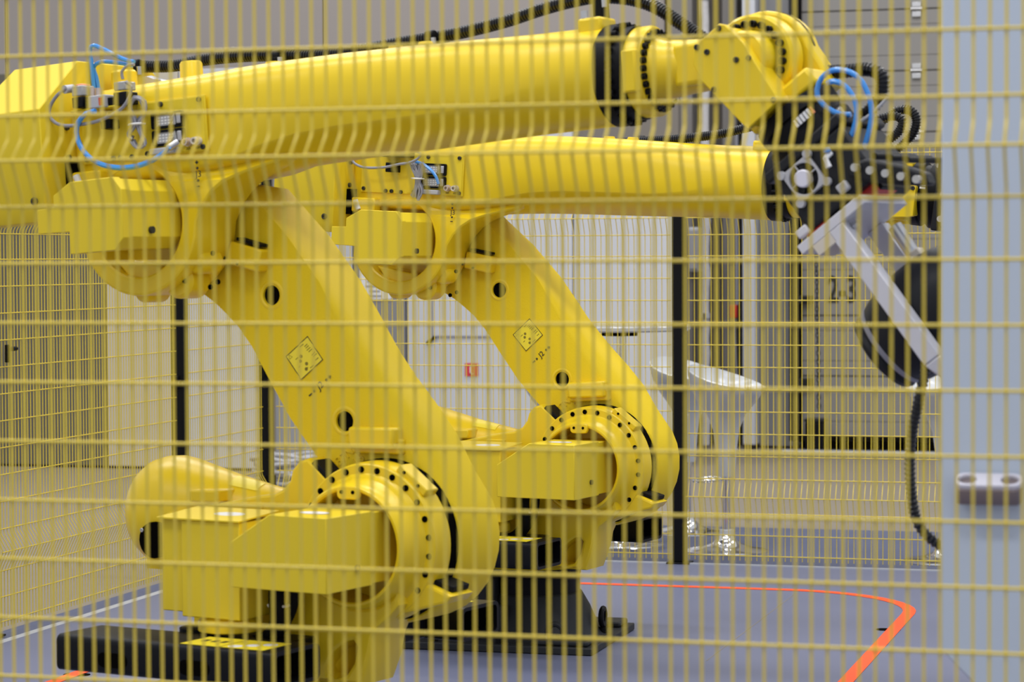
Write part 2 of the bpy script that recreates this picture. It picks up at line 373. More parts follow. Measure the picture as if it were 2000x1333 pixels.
fence_panel('yellow wire mesh panel closing the rear of the cell left of the black post', (XL+.055, YR, .02), 0, postX-XL-.095, PITCH, 'rear fence panels')
fence_panel('yellow wire mesh panel closing the rear of the cell in front of the bar stools', (postX+.04, YR, .02), 0, 2.05, PITCH, 'rear fence panels')
yp = on_plane(355, 1129, Vector((XL, 0, 0)), Vector((1, 0, 0))).y
fence_post('black square corner post where the side and rear mesh panels meet', XL, YR, ((1, 0), (0, -1)))
fence_post('black square post between the two rear mesh panels', postX, YR, ())
fence_post('black square post in the side fence behind the balancer cylinder', XL, yp, ((0, 1), (0, -1)))
yq = 8.86
fence_post('black square post at the front end of the side fence', XL, yq, ((0, 1),))
fence_panel('short yellow wire mesh panel in the side fence next to the corner', (XL, yp+.055, .02), math.pi/2, YR-yp-.11, PITCH, 'side fence panels')
fence_panel('wide yellow wire mesh panel of the side fence before the dark partition', (XL, yq+.055, .02), math.pi/2, yp-yq-.11, PITCH, 'side fence panels')
fence_panel('large yellow wire mesh panel standing in front of both robots', (-2.2813, YN, .012), 0, 2.30, .0259, rr=.0028)
for x, lab in ((-2.345, 'black square post at the end of the front mesh panel beside the rear motor cover'), (.075, 'black square post at the end of the front mesh panel beside the grey machine')): fence_post(lab, x, YN, ((1 if x < -1 else -1, 0),))
bk = build('panel_latch', MB().box(.0, .014, -.012, .012, -.04, .03), BLACK, bevel=.003); bk.location = (XL+.012, 9.02, 1.09)
bk.location.x = XL+.014; tag(bk, 'small black latch plate clipped to the side fence mesh', 'latch')
build('latch_bolt', MB().cyl((.008, .0, .012), (.008, .07, .012), .009), BLACK, bk)

# ------------------------------------------------------------------ robots
L2 = 1.11
FRAMES = {}
class Robot:
    def __init__(s, name, label, px, py, heading, lean, tilt, j5, hand=.165):
        P = on_z(px, py, .68); h = math.radians(heading); f = Vector((math.cos(h), math.sin(h), 0)); n = Vector((-math.sin(h), math.cos(h), 0))
        o = P-f*.30+n*.16; o.z = 0
        s.hand = hand; s.h = h; s.root = empty(name, o, h); tag(s.root, label, 'robot', 'yellow industrial robots in the fenced cell')
        s.W = Matrix.Translation(o) @ Matrix.Rotation(h, 4, 'Z'); s.n = n; s.o = o
        lean, tilt, j5 = map(math.radians, (lean, tilt, j5))
        s.T = Matrix.Identity(4); s.A = Tr(.30, 0, .68) @ Ry(-lean)
        s.Fm = Tr(.30-L2*math.sin(lean), 0, .68+L2*math.cos(lean)) @ Ry(-tilt)
        s.Wm = s.Fm @ Tr(1.79, 0, .272) @ Ry(-j5)
    def at(s, M, px, py, y):            # pixel -> point of the frame M on the robot's own plane y
        p = on_plane(px, py, s.o+s.n*y, s.n); return (s.W @ M).inverted() @ p
    def part(s, name, mb, m, M=None, parent=None, bevel=0, smooth=35, label=None, seg=2):
        o = build(name, mb, m, parent or s.root, (M if M is not None else s.T) if parent is None else None, bevel, smooth, seg)
        if label: o['label'] = label
        return o
BOLT_Y = {}
def bolt_mesh(r, h, m, key):
    if key not in BOLT_Y: BOLT_Y[key] = mesh_of(MB().lathe([(r, 0), (r, -h*.8), (r*.85, -h), (r*.45, -h), (r*.45, -h*.5)], (0, 0, 0), 'y', 12), 'bolt', m)
    return BOLT_Y[key]

def arm_outline():
    right = [(1.05, .235), (.99, .243), (.86, .262), (.69, .268), (.576, .262), (.469, .256), (.356, .256), (.245, .262), (.15, .262), (.05, .245)]
    face = [(1.05, .232), (.99, .24), (.86, .258), (.69, .262), (.576, .246), (.469, .224), (.356, .21), (.245, .203), (.15, .205), (.05, .208)]
    low = [(-.235*math.sin(math.radians(t)), .235*math.cos(math.radians(t))) for t in range(12, 215, 12)]
    lowf = [(u*.975, v*.975) for u, v in low]
    left = [(.18, -.075), (.24, -.053), (.297, -.052), (.45, -.058), (.583, -.047), (.69, -.036), (.76, -.038), (.81, -.047), (.86, -.058), (.915, -.078), (.96, -.105)]
    top = [(1.02, -.16), (1.08, -.15), (1.13, -.1), (1.155, 0), (1.14, .1), (1.10, .19)]
    return right+low+left+top, face+lowf+[(u, v+.006) for u, v in left]+[(u, v*.95) for u, v in top]
def make_robot(R, near):
    P = R.part
    # --- base (keeps its own orientation along the cell)
    B = Matrix.Rotation(-R.h, 4, 'Z')
    bp = P('base_plate', MB().box(-.49, .312, -.352, .33, 0.001, .028), CAST, B, bevel=.004)
    bb = MB().lathe([(.285, .028), (.262, .034), (.25, .05), (.238, .072), (.21, .135), (.185, .178), (.178, .19)], (0, 0, 0), 'z', 48)
    bb.box(-.46, -.05, -.24, .24, .028, .16); bb.box(-.44, -.1, -.2, .2, .16, .255)
    bb.box(.08, .29, -.33, -.2, .028, .05); bb.box(.08, .29, .18, .31, .028, .05)
    P('base_casting', bb, CAST, B, bevel=.008)
    P('axis_one_seal', MB().lathe([(.172, .185), (.172, .25), (.176, .255), (.176, .292)], (0, 0, 0), 'z', 48), BLACK, B)
    P('name_plate', MB().box(-.46, -.395, -.246, -.24, .09, .15), WHITE, B, label='small white name plate')
    for ex_, ey_ in ((.262, .02), (.16, -.30)):
        ring = [(ex_+.0*k, ey_+.032*math.cos(2*math.pi*k/16), .092+.032*math.sin(2*math.pi*k/16)) for k in range(16)] if ex_ > .2 else [(ex_+.03*math.cos(2*math.pi*k/16), ey_, .075+.03*math.sin(2*math.pi*k/16)) for k in range(16)]
        eb = MB().tube(ring, .0105, 8, ring=True); eb.lathe([(.016, .028), (.016, .055)], (ex_, ey_, 0), 'z', 12)
        P('lifting_eye', eb, BLACK if ex_ > .2 else CAST, B)
    hb = mesh_of(MB().cyl((0, 0, 0), (0, 0, .02), .016, n=6), 'foot_bolt', BLACK)
    for x, y in ((-.44, -.31), (-.3, -.31), (-.05, -.31), (.24, -.27), (.27, .2)): put('foot_bolt', hb, R.root, B @ Tr(x, y, .028))
    # --- turret
    t = MB().lathe([(.2, .285), (.235, .292), (.242, .30), (.262, .34), (.262, .395), (.23, .415), (.12, .42)], (0, 0, 0), 'z', 48)
    slot = [(.200, .345), (.203, .325), (.225, .315), (.258, .325), (.283, .36), (.293, .405), (.282, .42), (.262, .415), (.22, .385)]
    body = [(-.03, .30), (-.035, .5), (-.02, .60), (.06, .64)] + [(.3+.170*math.cos(math.radians(t_)), .68+.170*math.sin(math.radians(t_))) for t_ in range(196, 322, 8)] + [(.43, .525), (.395, .488), (.36, .462), (.345, .43), (.338, .395), (.325, .35), (.305, .30)]
    tb = plate(body, [slot], -.205, -.03, .012); t.add(tb.v, tb.f)
    # rear carrier web with the horn of the upper stop
    web = [(-.46, .60), (-.46, .715), (-.40, .73), (-.227, .76), (-.065, .793), (-.01, .80), (.022, .815), (.042, .84), (.05, .868), (.072, .893), (.102, .902), (.175, .838), (.25, .7), (.1, .6)]
    wb = plate(web, [], -.15, -.065, .008); t.add(wb.v, wb.f)
    wedge = [(.34, .47), (.40, .492), (.548, .532), (.566, .552), (.478, .584), (.43, .55)]
    wb = plate(wedge, [], -.16, -.04, .008); t.add(wb.v, wb.f)
    t.box(-.25, .10, -.20, .22, .40, .62); t.box(-.50, -.2, -.09, .09, .56, .64)
    P('turret', t, Y_PAINT)
    hub = [(.150, -.10), (.150, -.246), (.154, -.250), (.160, -.250), (.165, -.244), (.170, -.222), (.178, -.180), (.186, -.166), (.190, -.162), (.212, -.162), (.216, -.158), (.216, -.140), (.219, -.134), (.220, -.086), (.12, -.084)]
    P('shoulder_housing', MB().lathe(hub, (.30, 0, .68), 'y', 72, cap=False), Y_PAINT, smooth=28)
    P('shoulder_bore', MB().lathe([(.149, -.12), (.149, -.105), (.01, -.105)], (.30, 0, .68), 'y', 40), Y_PAINT)
    for k in range(15):
        an = math.radians(-36+k*14.45)
        if an > math.radians(170): continue
        put('flange_bolt', bolt_mesh(.0085, .004, DARK, 'hole'), R.root, Tr(.30+.2*math.cos(an), -.1615, .68+.2*math.sin(an)))
    for c0, ry in (((.305, .827), 0), ((.225, .745), None)):
        if ry is None: continue
        pd = P('cover_tab', plate(rrect(c0[0]-.034, c0[0]+.034, c0[1]-.02, c0[1]+.016, .013), [], -.262, -.242, .004), Y_PAINT)
        for dx in (-.018, .018): put('tab_screw', bolt_mesh(.005, .003, DARK, 'tiny'), pd, Tr(c0[0]+dx, -.262, c0[1]))
    # pad on the upper right of the drum
    ang = math.radians(52); Mp = Tr(.30, 0, .68) @ Ry(math.pi/2-ang)
    pd = P('stop_pad', MB().box(-.055, .055, -.15, -.09, .21, .232), Y_PAINT, Mp, bevel=.004)
    for dx in (-.03, .025): put('pad_screw', bolt_mesh(.0045, .003, DARK, 'tiny2'), pd, Tr(dx, -.15, .224))
    # drain oval
    P('drain_slot', MB().loft([[(.437+.008*math.cos(2*math.pi*k/12), y, .745+.02*math.sin(2*math.pi*k/12)) for k in range(12)] for y in (-.197, -.18)]), Y_PAINT)
    # rubber buffers on the stops
    P('stop_buffer', MB().box(-.012, .006, -.148, -.07, -.036, .034), RUBBER, Tr(.143, 0, .872) @ Ry(math.radians(-48)), bevel=.003)
    P('stop_buffer', MB().box(-.045, .035, -.135, -.05, -.004, .012), RUBBER, Tr(.52, 0, .572) @ Ry(math.radians(16)), bevel=.003)
    pdw = P('carrier_pad', MB().box(-.12, -.045, -.162, -.145, .742, .768), Y_PAINT, bevel=.003)
    # --- motor covers on the turret
    bA = plate([(-.2, .492), (.066, .487), (.066, .748), (-.2, .748)], [], -.42, -.25, .003)
    bA = MB().box(-.125, .066, -.42, -.25, .487, .748); a1 = P('axis_one_motor_cover', bA, Y_SHEET, bevel=.003)
    P('cover_panel', MB().box(-.201, -.125, -.405, -.25, .497, .752), Y_SHEET, parent=a1, bevel=.003)
    P('cover_lid', MB().loft([[(-.203, -.428, .749), (.07, -.428, .749), (.07, -.24, .762), (-.203, -.24, .762)], [(-.203, -.428, .753), (.07, -.428, .753), (.07, -.24, .766), (-.203, -.24, .766)]]), Y_SHEET, parent=a1)
    warn = MB().loft([[(x+.0, y, .7585+(y+.33)*.07) for x, y in circ((-.03, -.33), .05, 20, 1, .55)], [(x, y, .7600+(y+.33)*.07) for x, y in circ((-.03, -.33), .05, 20, 1, .55)]])
    P('round_label', warn, WHITE, parent=a1, label='white oval caution label')
    P('motor_flange', MB().lathe([(.085, .445), (.085, .472), (.07, .487)], (-.03, -.335, 0), 'z', 28), Y_PAINT, bevel=.003)
    P('motor_foot', MB().lathe([(.05, .40), (.05, .445)], (-.14, -.33, 0), 'z', 20), RUBBER)
    P('motor_cable', MB().tube(spline([(.09, -.26, .62), (.10, -.30, .55), (.10, -.30, .46), (.03, -.28, .41), (-.08, -.25, .40)], .02), .022, 10), RUBBER)
    P('motor_cable', MB().tube(spline([(.125, -.24, .60), (.12, -.26, .5), (.06, -.25, .42)], .02), .016, 10), RUBBER)
    P('cable_tie', MB().tube([(.10+.028*math.cos(2*math.pi*k/14), -.29+.028*math.sin(2*math.pi*k/14), .515) for k in range(14)], .004, 6, ring=True), WHITE)
    polyB = [(.09, .588), (.397, .586), (.397, .783), (.219, .785), (.09, .704)]
    mB = MB().prism(polyB, -.5, -.285); mB.box(.2, .395, -.29, -.12, .590, .779)
    a2 = P('axis_two_motor_cover', mB, Y_SHEET, bevel=.003)
    P('round_label', MB().loft([[(x, y, z) for x, y in circ((.30, -.41), .045, 20, 1, .6)] for z in (.7845, .7858)]), WHITE, parent=a2, label='white oval caution label')
    put('cover_screw', mesh_of(MB().lathe([(.009, 0), (.009, .008)], (0, 0, 0), 'x', 10), 'cover_screw', INK), a2, Tr(.397, -.36, .64))
    # --- fork pockets
    for sgn in (-1, 1):
        yc = sgn*.47
        outer = rrect(yc-.105, yc+.105, .340, .438, .018); inner = rrect(yc-.094, yc+.094, .351, .427, .012)
        mb = MB(); n = len(outer)
        v = [(x, y, z) for x in (-.43, .284) for L in (outer, inner) for y, z in L]; f = []
        for j in range(n):
            k = (j+1) % n
            f += [(j, k, 2*n+k, 2*n+j), (n+j, 3*n+j, 3*n+k, n+k), (j, n+j, n+k, k), (2*n+j, 2*n+k, 3*n+k, 3*n+j)]
        fp = P('fork_pocket', mb.add(v, f), BLACKST)
        P('pocket_bracket', MB().box(-.18, .16, min(sgn*.365, sgn*.2), max(sgn*.365, sgn*.2), .345, .425), BLACKST, bevel=.005)
        for (xa, xb) in ((-.03, .095), (.10, .235)):
            lb = P('caution_label', MB().box(xa, xb, yc-.085, yc+.045, .4382, .4392), Y_LABEL, parent=fp, label='yellow caution label')
            if xa < 0:
                for q in range(4): P('print_line', MB().box(xa+.02+.024*q, xa+.03+.024*q, yc-.05, yc+.02, .4391, .4396), INK, parent=lb) if False else None
            else:
                for q, (dx, dy) in enumerate(((.03, -.05), (.06, -.02), (.09, .01))): pass
        for xs in (-.24, .03):
            P('pocket_slot', MB().loft([[(x, y, z) for x, z in rrect(xs-.05, xs+.05, .36, .40, .019)] for y in (yc-.1056, yc-.1045)]), DARK, parent=fp)
    # print on the two labels of the camera-side pocket
    lm = MB()
    for q in range(3): lm.box(-.005+.03*q, .012+.03*q, -.50, -.47, .4391, .4395)
    P('label_print', lm, INK)
    lw = MB()
    for (lx_, ly_) in ((.13, -.53), (.165, -.50), (.2, -.47)): lw.loft([[(x, y, z) for x, y in circ((lx_, ly_), .02, 14)] for z in (.4391, .4395)])
    P('label_print', lw, WHITE)
    # --- balancer cylinder
    prof = [(.02, -.575), (.06, -.573), (.10, -.565), (.13, -.545), (.15, -.515), (.160, -.475), (.161, -.435), (.154, -.40), (.108, -.24), (.07, -.08), (.05, .02)]
    bl = P('balancer', MB().lathe(prof, (0, 0, 0), 'x', 56), Y_PAINT, Tr(0, .0, .732) @ Ry(math.radians(-1.5)))
    P('balancer_port', MB().lathe([(.052, -.168), (.052, -.10)], (-.415, 0, -.068), 'y', 24), DARK, parent=bl)
    put('port_screw', bolt_mesh(.006, .004, STEEL, 'ps'), bl, Tr(-.455, -.168, -.04))
    bb = MB().box(-.30, -.20, -.15, -.04, .04, .075); P('balancer_bracket', bb, Y_PAINT, parent=bl, bevel=.006)
    lbm = MB(); rad = lambda x: np.interp(x, [-.40, -.24, -.08], [.154, .108, .07]); lp_ = []
    for z_ in (.0008, .0018):
        for x in (-.225, -.135): lp_.append([(x, -(rad(x)+z_)*math.cos(math.radians(t_)), (rad(x)+z_)*math.sin(math.radians(t_))) for t_ in (52, 60, 68, 76, 84)])
    lbm.loft([lp_[0]+lp_[2][::-1], lp_[1]+lp_[3][::-1]])
    P('balancer_label', lbm, Y_LABEL, parent=bl)
    # --- lower arm
    out, face = arm_outline()
    A = MB(); L = lambda o, y: [(v, y, u) for u, v in o]
    hole1 = circ((.113, .76), .028, 20); hole2 = circ((.088, .338), .028, 20)
    A.loft([L(face, -.052), L([(u*.6+u2*.4, v*.6+v2*.4) for (u, v), (u2, v2) in zip(face, out)], -.044), L([(u*.2+u2*.8, v*.2+v2*.8) for (u, v), (u2, v2) in zip(face, out)], -.022), L(out, .0), L(out, .13), L([(u*.3+u2*.7, v*.3+v2*.7) for (u, v), (u2, v2) in zip(face, out)], .152), L(face, .16)])
    # boss block above the shoulder
    arm = P('lower_arm', A, Y_CAST, R.A, smooth=50)
    cut(arm, [MB().lathe([(.0285, -.08), (.0285, .05)], (c[0], 0, c[1]), 'y', 24) for c in ((.113, .76), (.088, .338))])
    for c in ((.113, .76), (.088, .338)):
        ringm = MB().lathe([(.043, -.0515), (.037, -.0545), (.032, -.0535), (.0287, -.046)], (c[0], 0, c[1]), 'y', 28, cap=False)
        P('bore_rim', ringm, Y_PAINT, parent=arm, smooth=60)
        P('arm_bore_shade', MB().lathe([(.0284, -.044), (.0284, .049)], (c[0], 0, c[1]), 'y', 24), DARK, parent=arm)  # flat black plug set in for the shade of the hollow bore
    P('arm_boss', MB().loft([[(v, y, u) for u, v in q] for q, y in (([(.255, .06), (.225, .115), (.30, .165), (.31, .115)], -.05), ([(.252, .075), (.225, .118), (.285, .16), (.30, .112)], -.098))]), Y_PAINT, parent=arm, bevel=.006) if False else None
    Mb = Ry(math.radians(-35))
    P('arm_boss', MB().box(-.06, .085, -.10, -.045, -.03, .03), Y_PAINT, parent=arm, bevel=.008).matrix_local = Tr(.142, 0, .243) @ Ry(math.radians(38))
    P('arm_ledge', MB().box(-.10, .06, -.075, -.045, -.012, .03), Y_PAINT, parent=arm, bevel=.006).matrix_local = Tr(.15, 0, .196) @ Ry(math.radians(38))
    # cast part number
    for s_, u_, v_ in (('7337N3', .262, .02), ('B194 1.5', .226, .015)):
        tm_ = text(s_, .036, .002); P('cast_number', tm_, Y_PAINT, parent=arm, smooth=0).matrix_local = Tr(v_, -.0535, u_)
    # stop block near the elbow
    P('elbow_stop', MB().box(-.055, .055, -.10, -.045, -.032, .032), Y_PAINT, parent=arm, bevel=.006).matrix_local = Tr(.132, 0, .883) @ Ry(math.radians(52))
    P('stop_buffer', MB().box(-.046, .04, -.092, -.055, .031, .040), RUBBER, parent=arm, bevel=.002).matrix_local = Tr(.140, 0, .883) @ Ry(math.radians(52))
    for dv in (-.02, .02): put('stop_screw', bolt_mesh(.0045, .003, DARK, 'tiny2'), arm, Tr(.092+dv*.6, -.10, .90-dv))
    # warning label (a thin sticker with border and pictogram) and axis marking
    lab = P('warning_label', MB().box(.045, .139, -.0536, -.0522, .513, .596), Y_LABEL, parent=arm)
    fr = MB(); x0_, x1_, z0_, z1_ = .045, .139, .513, .596
    for q in ((x0_, x1_, z0_, z0_+.0022), (x0_, x1_, z1_-.0022, z1_), (x0_, x0_+.0022, z0_, z1_), (x1_-.0022, x1_, z0_, z1_)): fr.box(q[0], q[1], -.0541, -.0535, q[2], q[3])
    P('label_border', fr, INK, parent=lab)
    lp = MB()
    for k, (xa, za, ln) in enumerate(((.1, .586, .014), (.112, .578, .012), (.113, .572, .012), (.112, .565, .014), (.114, .558, .014), (.116, .545, .016), (.117, .538, .016), (.118, .526, .012), (.066, .568, .01), (.06, .545, .008), (.075, .526, .01), (.09, .52, .014))): lp.box(xa, xa+ln, -.0541, -.0535, za, za+.0022)
    for c in ((.086, .565), (.076, .556), (.088, .538), (.078, .527)): lp.lathe([(.0052, -.0541), (.0052, -.0535)], (c[0], 0, c[1]), 'y', 10)
    tri = [(.05, .582), (.062, .582), (.056, .592)]
    for (p_, q_) in zip(tri, tri[1:]+tri[:1]): lp.tube([(p_[0], -.0537, p_[1]), (q_[0], -.0537, q_[1])], .0006, 4)
    P('label_print', lp, INKY, parent=lab)
    tx = text('J2', .028, .0005); P('axis_mark', tx, INK, parent=arm, smooth=0).matrix_local = Tr(.086, -.0532, .463)
    mk_ = MB().box(.038, .05, -.0538, -.0528, .461, .465)
    for c in ((.060, .463), (.112, .463)): mk_.lathe([(.0042, -.0538), (.0042, -.0528)], (c[0], 0, c[1]), 'y', 8)
    mk_.box(.121, .131, -.0538, -.0528, .461, .465); mk_.box(.124, .128, -.0538, -.0528, .458, .468)
    P('axis_mark', mk_, INK, parent=arm)
    P('shoulder_seal', MB().lathe([(.15, -.086), (.2225, -.084), (.2235, -.05), (.15, -.048)], (0, 0, 0), 'y', 64), DARK, R.A)
    # --- upper arm
    Fm = R.Fm
    def sec(a, wy0, wy1, bt, bb, e, n=40):
        yc, hw = (wy0+wy1)/2, (wy1-wy0)/2; bc, hb_ = (bt+bb)/2, (bt-bb)/2; l = []
        for k in range(n):
            t_ = 2*math.pi*(k+.5)/n; c, s_ = math.cos(t_), math.sin(t_)
            l.append((a, yc+hw*math.copysign(abs(c)**(2/e), c), bc+hb_*math.copysign(abs(s_)**(2/e), s_)))
        return l
    U = MB()
    def sec2(a, wy0, wy1, bt, bs, bb, eu, el, n=48):      # flat-sided above the crease height bs, keel-shaped below
        yc, hw = (wy0+wy1)/2, (wy1-wy0)/2; l = []
        for k in range(n):
            t_ = 2*math.pi*k/n; c, s_ = math.cos(t_), math.sin(t_); e = eu if s_ >= 0 else el
            l.append((a, yc+hw*math.copysign(abs(c)**(2/e), c), bs+((bt-bs) if s_ >= 0 else (bs-bb))*math.copysign(abs(s_)**(2/e), s_)))
        return l
    U.loft([sec2(-.214, -.245, .20, .375, .2, .13, 9, 9), sec2(-.19, -.262, .22, .385, .2, .12, 9, 9), sec2(.0, -.262, .22, .392, .18, .115, 8, 8), sec2(.16, -.262, .215, .398, .165, .112, 7, 5), sec2(.25, -.258, .205, .403, .158, .113, 6, 3), sec2(.33, -.242, .19, .409, .162, .116, 5.5, 1.8),
            sec2(.41, -.218, .178, .414, .185, .122, 5, 1.35), sec2(.5, -.193, .168, .417, .205, .127, 4.6, 1.25), sec2(.62, -.172, .158, .419, .216, .131, 4.2, 1.25), sec2(.8, -.158, .15, .417, .219, .134, 3.8, 1.28), sec2(.97, -.149, .144, .413, .222, .138, 3.4, 1.32), sec2(1.08, -.141, .139, .41, .235, .141, 2.8, 1.5), sec2(1.18, -.135, .135, .408, .26, .143, 2.2, 1.8), sec2(1.27, -.133, .133, .4075, .275, .1435, 2., 2.), sec2(1.385, -.1315, .1315, .4065, .275, .1435, 2., 2.)])
    P('upper_arm', U, Y_PAINT, Fm, smooth=50)
    # elbow housing below: web, hub and bolt lugs
    webp = [(.50, .20), (.44, .142), (.386, .124), (.34, .108), (.296, .088), (.26, .062), (.23, .03), (.205, -.01), (.198, -.05)]
    webp += [(.205*math.cos(math.radians(t_)), .205*math.sin(math.radians(t_))) for t_ in range(-18, -166, -8)] + [(-.19, .0), (-.15, .10), (-.15, .2)]
    def inset(pl, d): return [(x-d*(1 if x > 0 else -1)*.6, z+d*.8 if z < 0 else z-d*.1) for x, z in pl]
    pull = lambda x: max(0, x-.28)*.7
    E_ = plate(webp, [circ((0, 0), .160, 48)], -.262, -.072, .008)
    E_.v = [(x, y+(pull(x) if y < -.16 else 0), z) for x, y, z in E_.v]
    E_.lathe([(.17, -.14), (.17, -.13)], (0, 0, 0), 'y', 40)
    P('elbow_housing', E_, Y_PAINT, Fm, smooth=40)
    P('elbow_rim', MB().lathe([(.152, -.14), (.153, -.258), (.158, -.2625), (.172, -.2615)], (0, 0, 0), 'y', 56, cap=False), Y_PAINT, Fm)
    P('elbow_seal', MB().lathe([(.175, -.074), (.175, -.045)], (0, 0, 0), 'y', 40), DARK, Fm)
    lugs = MB()
    for t_, rr_, w_ in ((-100, .19, .035), (-62, .192, .05), (-38, .195, .035)):
        c = (rr_*math.cos(math.radians(t_)), rr_*math.sin(math.radians(t_))); lugs.lathe([(w_*.8, -.215), (w_, -.205), (w_, -.13)], (c[0], 0, c[1]), 'y', 20)
    tr_ = [(-.10, -.10), (-.05, -.16), (.02, -.19), (.06, -.175), (.05, -.12)]
    wb = plate(tr_, [], -.24, -.12, .006); lugs.add(wb.v, wb.f)
    lg = P('elbow_lugs', lugs, Y_PAINT, Fm)
    for px_, py_ in ((283, 532), (333, 551), (360, 549), (425, 551), (410, 561), (423, 495)):
        q = NEAR.at(NEAR.Fm, px_, py_, -.22); put('lug_hole', bolt_mesh(.0075, .004, DARK, 'lug'), R.root, Fm @ Tr(q.x, -.2165 if q.z < -.12 and q.x > -.01 else -.235, q.z))
    # elbow motor cover
    poly3 = [(-.155, -.022), (-.047, -.024), (-.047, -.085), (.105, -.085), (.137, -.053), (.139, .077), (.113, .112), (-.035, .111), (-.095, .078), (-.095, .046), (-.155, .044)]
    front = MB().prism(poly3, -.5, -.47)
    front.prism([(-.047, -.075), (.105, -.08), (.135, -.05), (.137, .075), (.113, .108), (-.035, .105), (-.047, .09)], -.472, -.24)
    mc = P('axis_three_motor_cover', front, Y_SHEET, Fm, bevel=.002)
    put('cover_screw', mesh_of(MB().lathe([(.010, 0), (.010, .009)], (0, 0, 0), 'x', 10), 'cover_screw', INK), mc, Tr(.137, -.38, -.032))
    # rear motor cover: a big folded sheet box
    a0, a1_ = -.445, -.212
    ys = [(-.395, .055), (-.395, .333), (-.215, .478), (.12, .478), (.2, .40), (.2, .055), (-.30, .02), (-.375, .02)]
    rc = MB().loft([[(a0+(.0 if z > .4 else -.03), y, z) for y, z in ys], [(a1_, y, z) for y, z in ys]])
    rm = P('rear_motor_cover', rc, Y_SHEET, Fm, bevel=.003)
    put('cover_screw', bolt_mesh(.011, .009, INK, 'cs'), rm, Tr(a1_-.035, -.395, .078))
    for bz in (.12, .20, .285): put('cover_screw', mesh_of(MB().lathe([(.0085, 0), (.0085, .008)], (0, 0, 0), 'x', 10), 'cover_screw', INK), rm, Tr(a1_, -.285, bz))
    P('side_bracket', MB().box(-.19, -.09, -.30, -.25, .10, .155), Y_PAINT, Fm, bevel=.006)
    P('cable_gland', MB().cyl((-.17, -.305, .145), (-.155, -.305, .11), .01, n=10), WHITE, Fm)
    P('rear_gap_shade', MB().box(-.213, -.19, -.30, -.1, .09, .185), DARK, Fm)  # solid dark block painted in as the shade between cover and casing
    # connector panel
    pn = P('connector_panel', MB().box(-.17, .262, -.268, -.260, .176, .330), Y_SHEET, Fm, bevel=.0015)
    P('panel_plate', MB().box(.03, .258, -.2705, -.267, .18, .326), Y_SHEET, parent=pn, bevel=.001)
    for (a_, b_) in ((-.155, .19), (-.06, .184), (-.035, .184), (.005, .182), (.06, .186), (.25, .188), (.246, .318), (.115, .318)): put('panel_screw', bolt_mesh(.0075, .006, INK, 'psn'), pn, Tr(a_, -.2705, b_))
    for k, zc in enumerate((.272, .224)):
        fr_ = plate(rrect(.085, .195, zc-.022, zc+.022, .006), [rrect(.100, .170, zc-.015, zc+.015, .003)], -.282, -.27, .001)
        cn = P('connector', fr_, BLACK, parent=pn)
        P('connector_face', MB().box(.100, .170, -.278, -.27, zc-.015, zc+.015), GREYL, parent=cn)
        pm = MB()
        for ix in range(5):
            for iz in range(3): pm.box(.108+.011*ix, .115+.011*ix, -.2795, -.278, zc-.011+.008*iz, zc-.006+.008*iz)
        P('connector_pins', pm, WHITE, parent=cn)
        P('connector_latch', MB().box(.176, .188, -.288, -.281, zc-.013, zc+.014), GREYL, parent=cn, bevel=.002)
        P('clear_cap', MB().tube(spline([(.165, -.282, zc+.014), (.176, -.30, zc+.004), (.170, -.30, zc-.01), (.150, -.285, zc-.014)], .006), .0022, 6), CLEAR, parent=cn)
    P('connector_cover', MB().box(.085, .175, -.30, -.27, .178, .196), GREYL, parent=pn, bevel=.004)
    for a_, nick in ((.205, 1), (.236, 0)):
        g = MB().lathe([(.0125, -.27), (.0125, -.282), (.010, -.282), (.010, -.296), (.006, -.296), (.006, -.285)], (a_, 0, .205), 'y', 14); P('air_port', g, PINKW if nick else CREAM, parent=pn)
    for a_ in (.2, .232):
        P('port_text', text('AIR', .010, .0004), INKY, parent=pn, smooth=0).matrix_local = Tr(a_, -.2710, .187)
    P('axis_mark', text('J3', .026, .0005), INK, Fm, smooth=0, parent=None).matrix_local = Fm @ Tr(.225, -.2665, .115)
    mk2 = MB()
    for b_, k in ((.148, 2), (.132, 1), (.098, 1), (.082, 0)):
        if k == 2: mk2.box(.216, .226, -.2668, -.2655, b_-.0018, b_+.0018); mk2.box(.219, .223, -.2668, -.2655, b_-.005, b_+.005)
        elif k == 1: mk2.lathe([(.004, -.2668), (.004, -.2655)], (.222, 0, b_), 'y', 8)
        else: mk2.box(.216, .226, -.2668, -.2655, b_-.0018, b_+.0018)
    P('axis_mark', mk2, INK, Fm)
    # top bosses
    def boss(a_, y_, r_, b0, b1): return P('cable_boss', MB().lathe([(r_*1.12, b0), (r_*1.02, b0+.012), (r_*.97, b1-.006), (r_*.85, b1)], (a_, y_, 0), 'z', 20), Y_PAINT, Fm)
    boss(-.155, -.08, .038, .36, .452); boss(.085, -.08, .033, .37, .452); boss(-.10, .06, .03, .36, .42)
    boss(.24, -.05, .026, .38, .418); boss(.345, -.05, .024, .385, .424); boss(.745, -.04, .022, .395, .424); boss(.84, -.04, .022, .395, .424)
    P('clamp_boss', MB().box(1.315, 1.385, -.06, .03, .385, .428), Y_PAINT, Fm, bevel=.008)
    put('clamp_bolt', mesh_of(MB().lathe([(.009, 0), (.009, .02), (.0065, .02)], (0, 0, 0), 'z', 10), 'clamp_bolt', STEEL), R.root, Fm @ Tr(1.33, -.045, .428))
    # --- wrist
    P('wrist_ring', MB().lathe([(.128, 1.385), (.1335, 1.388), (.1335, 1.424), (.122, 1.427), (.122, 1.466), (.08, 1.468)], (0, 0, .275), 'x', 64), BLACK, Fm)
    for k in range(28):
        an = 2*math.pi*k/28; put('ring_bolt', bolt_x(), R.root, Fm @ Tr(1.424, .127*math.cos(an), .275+.127*math.sin(an)))
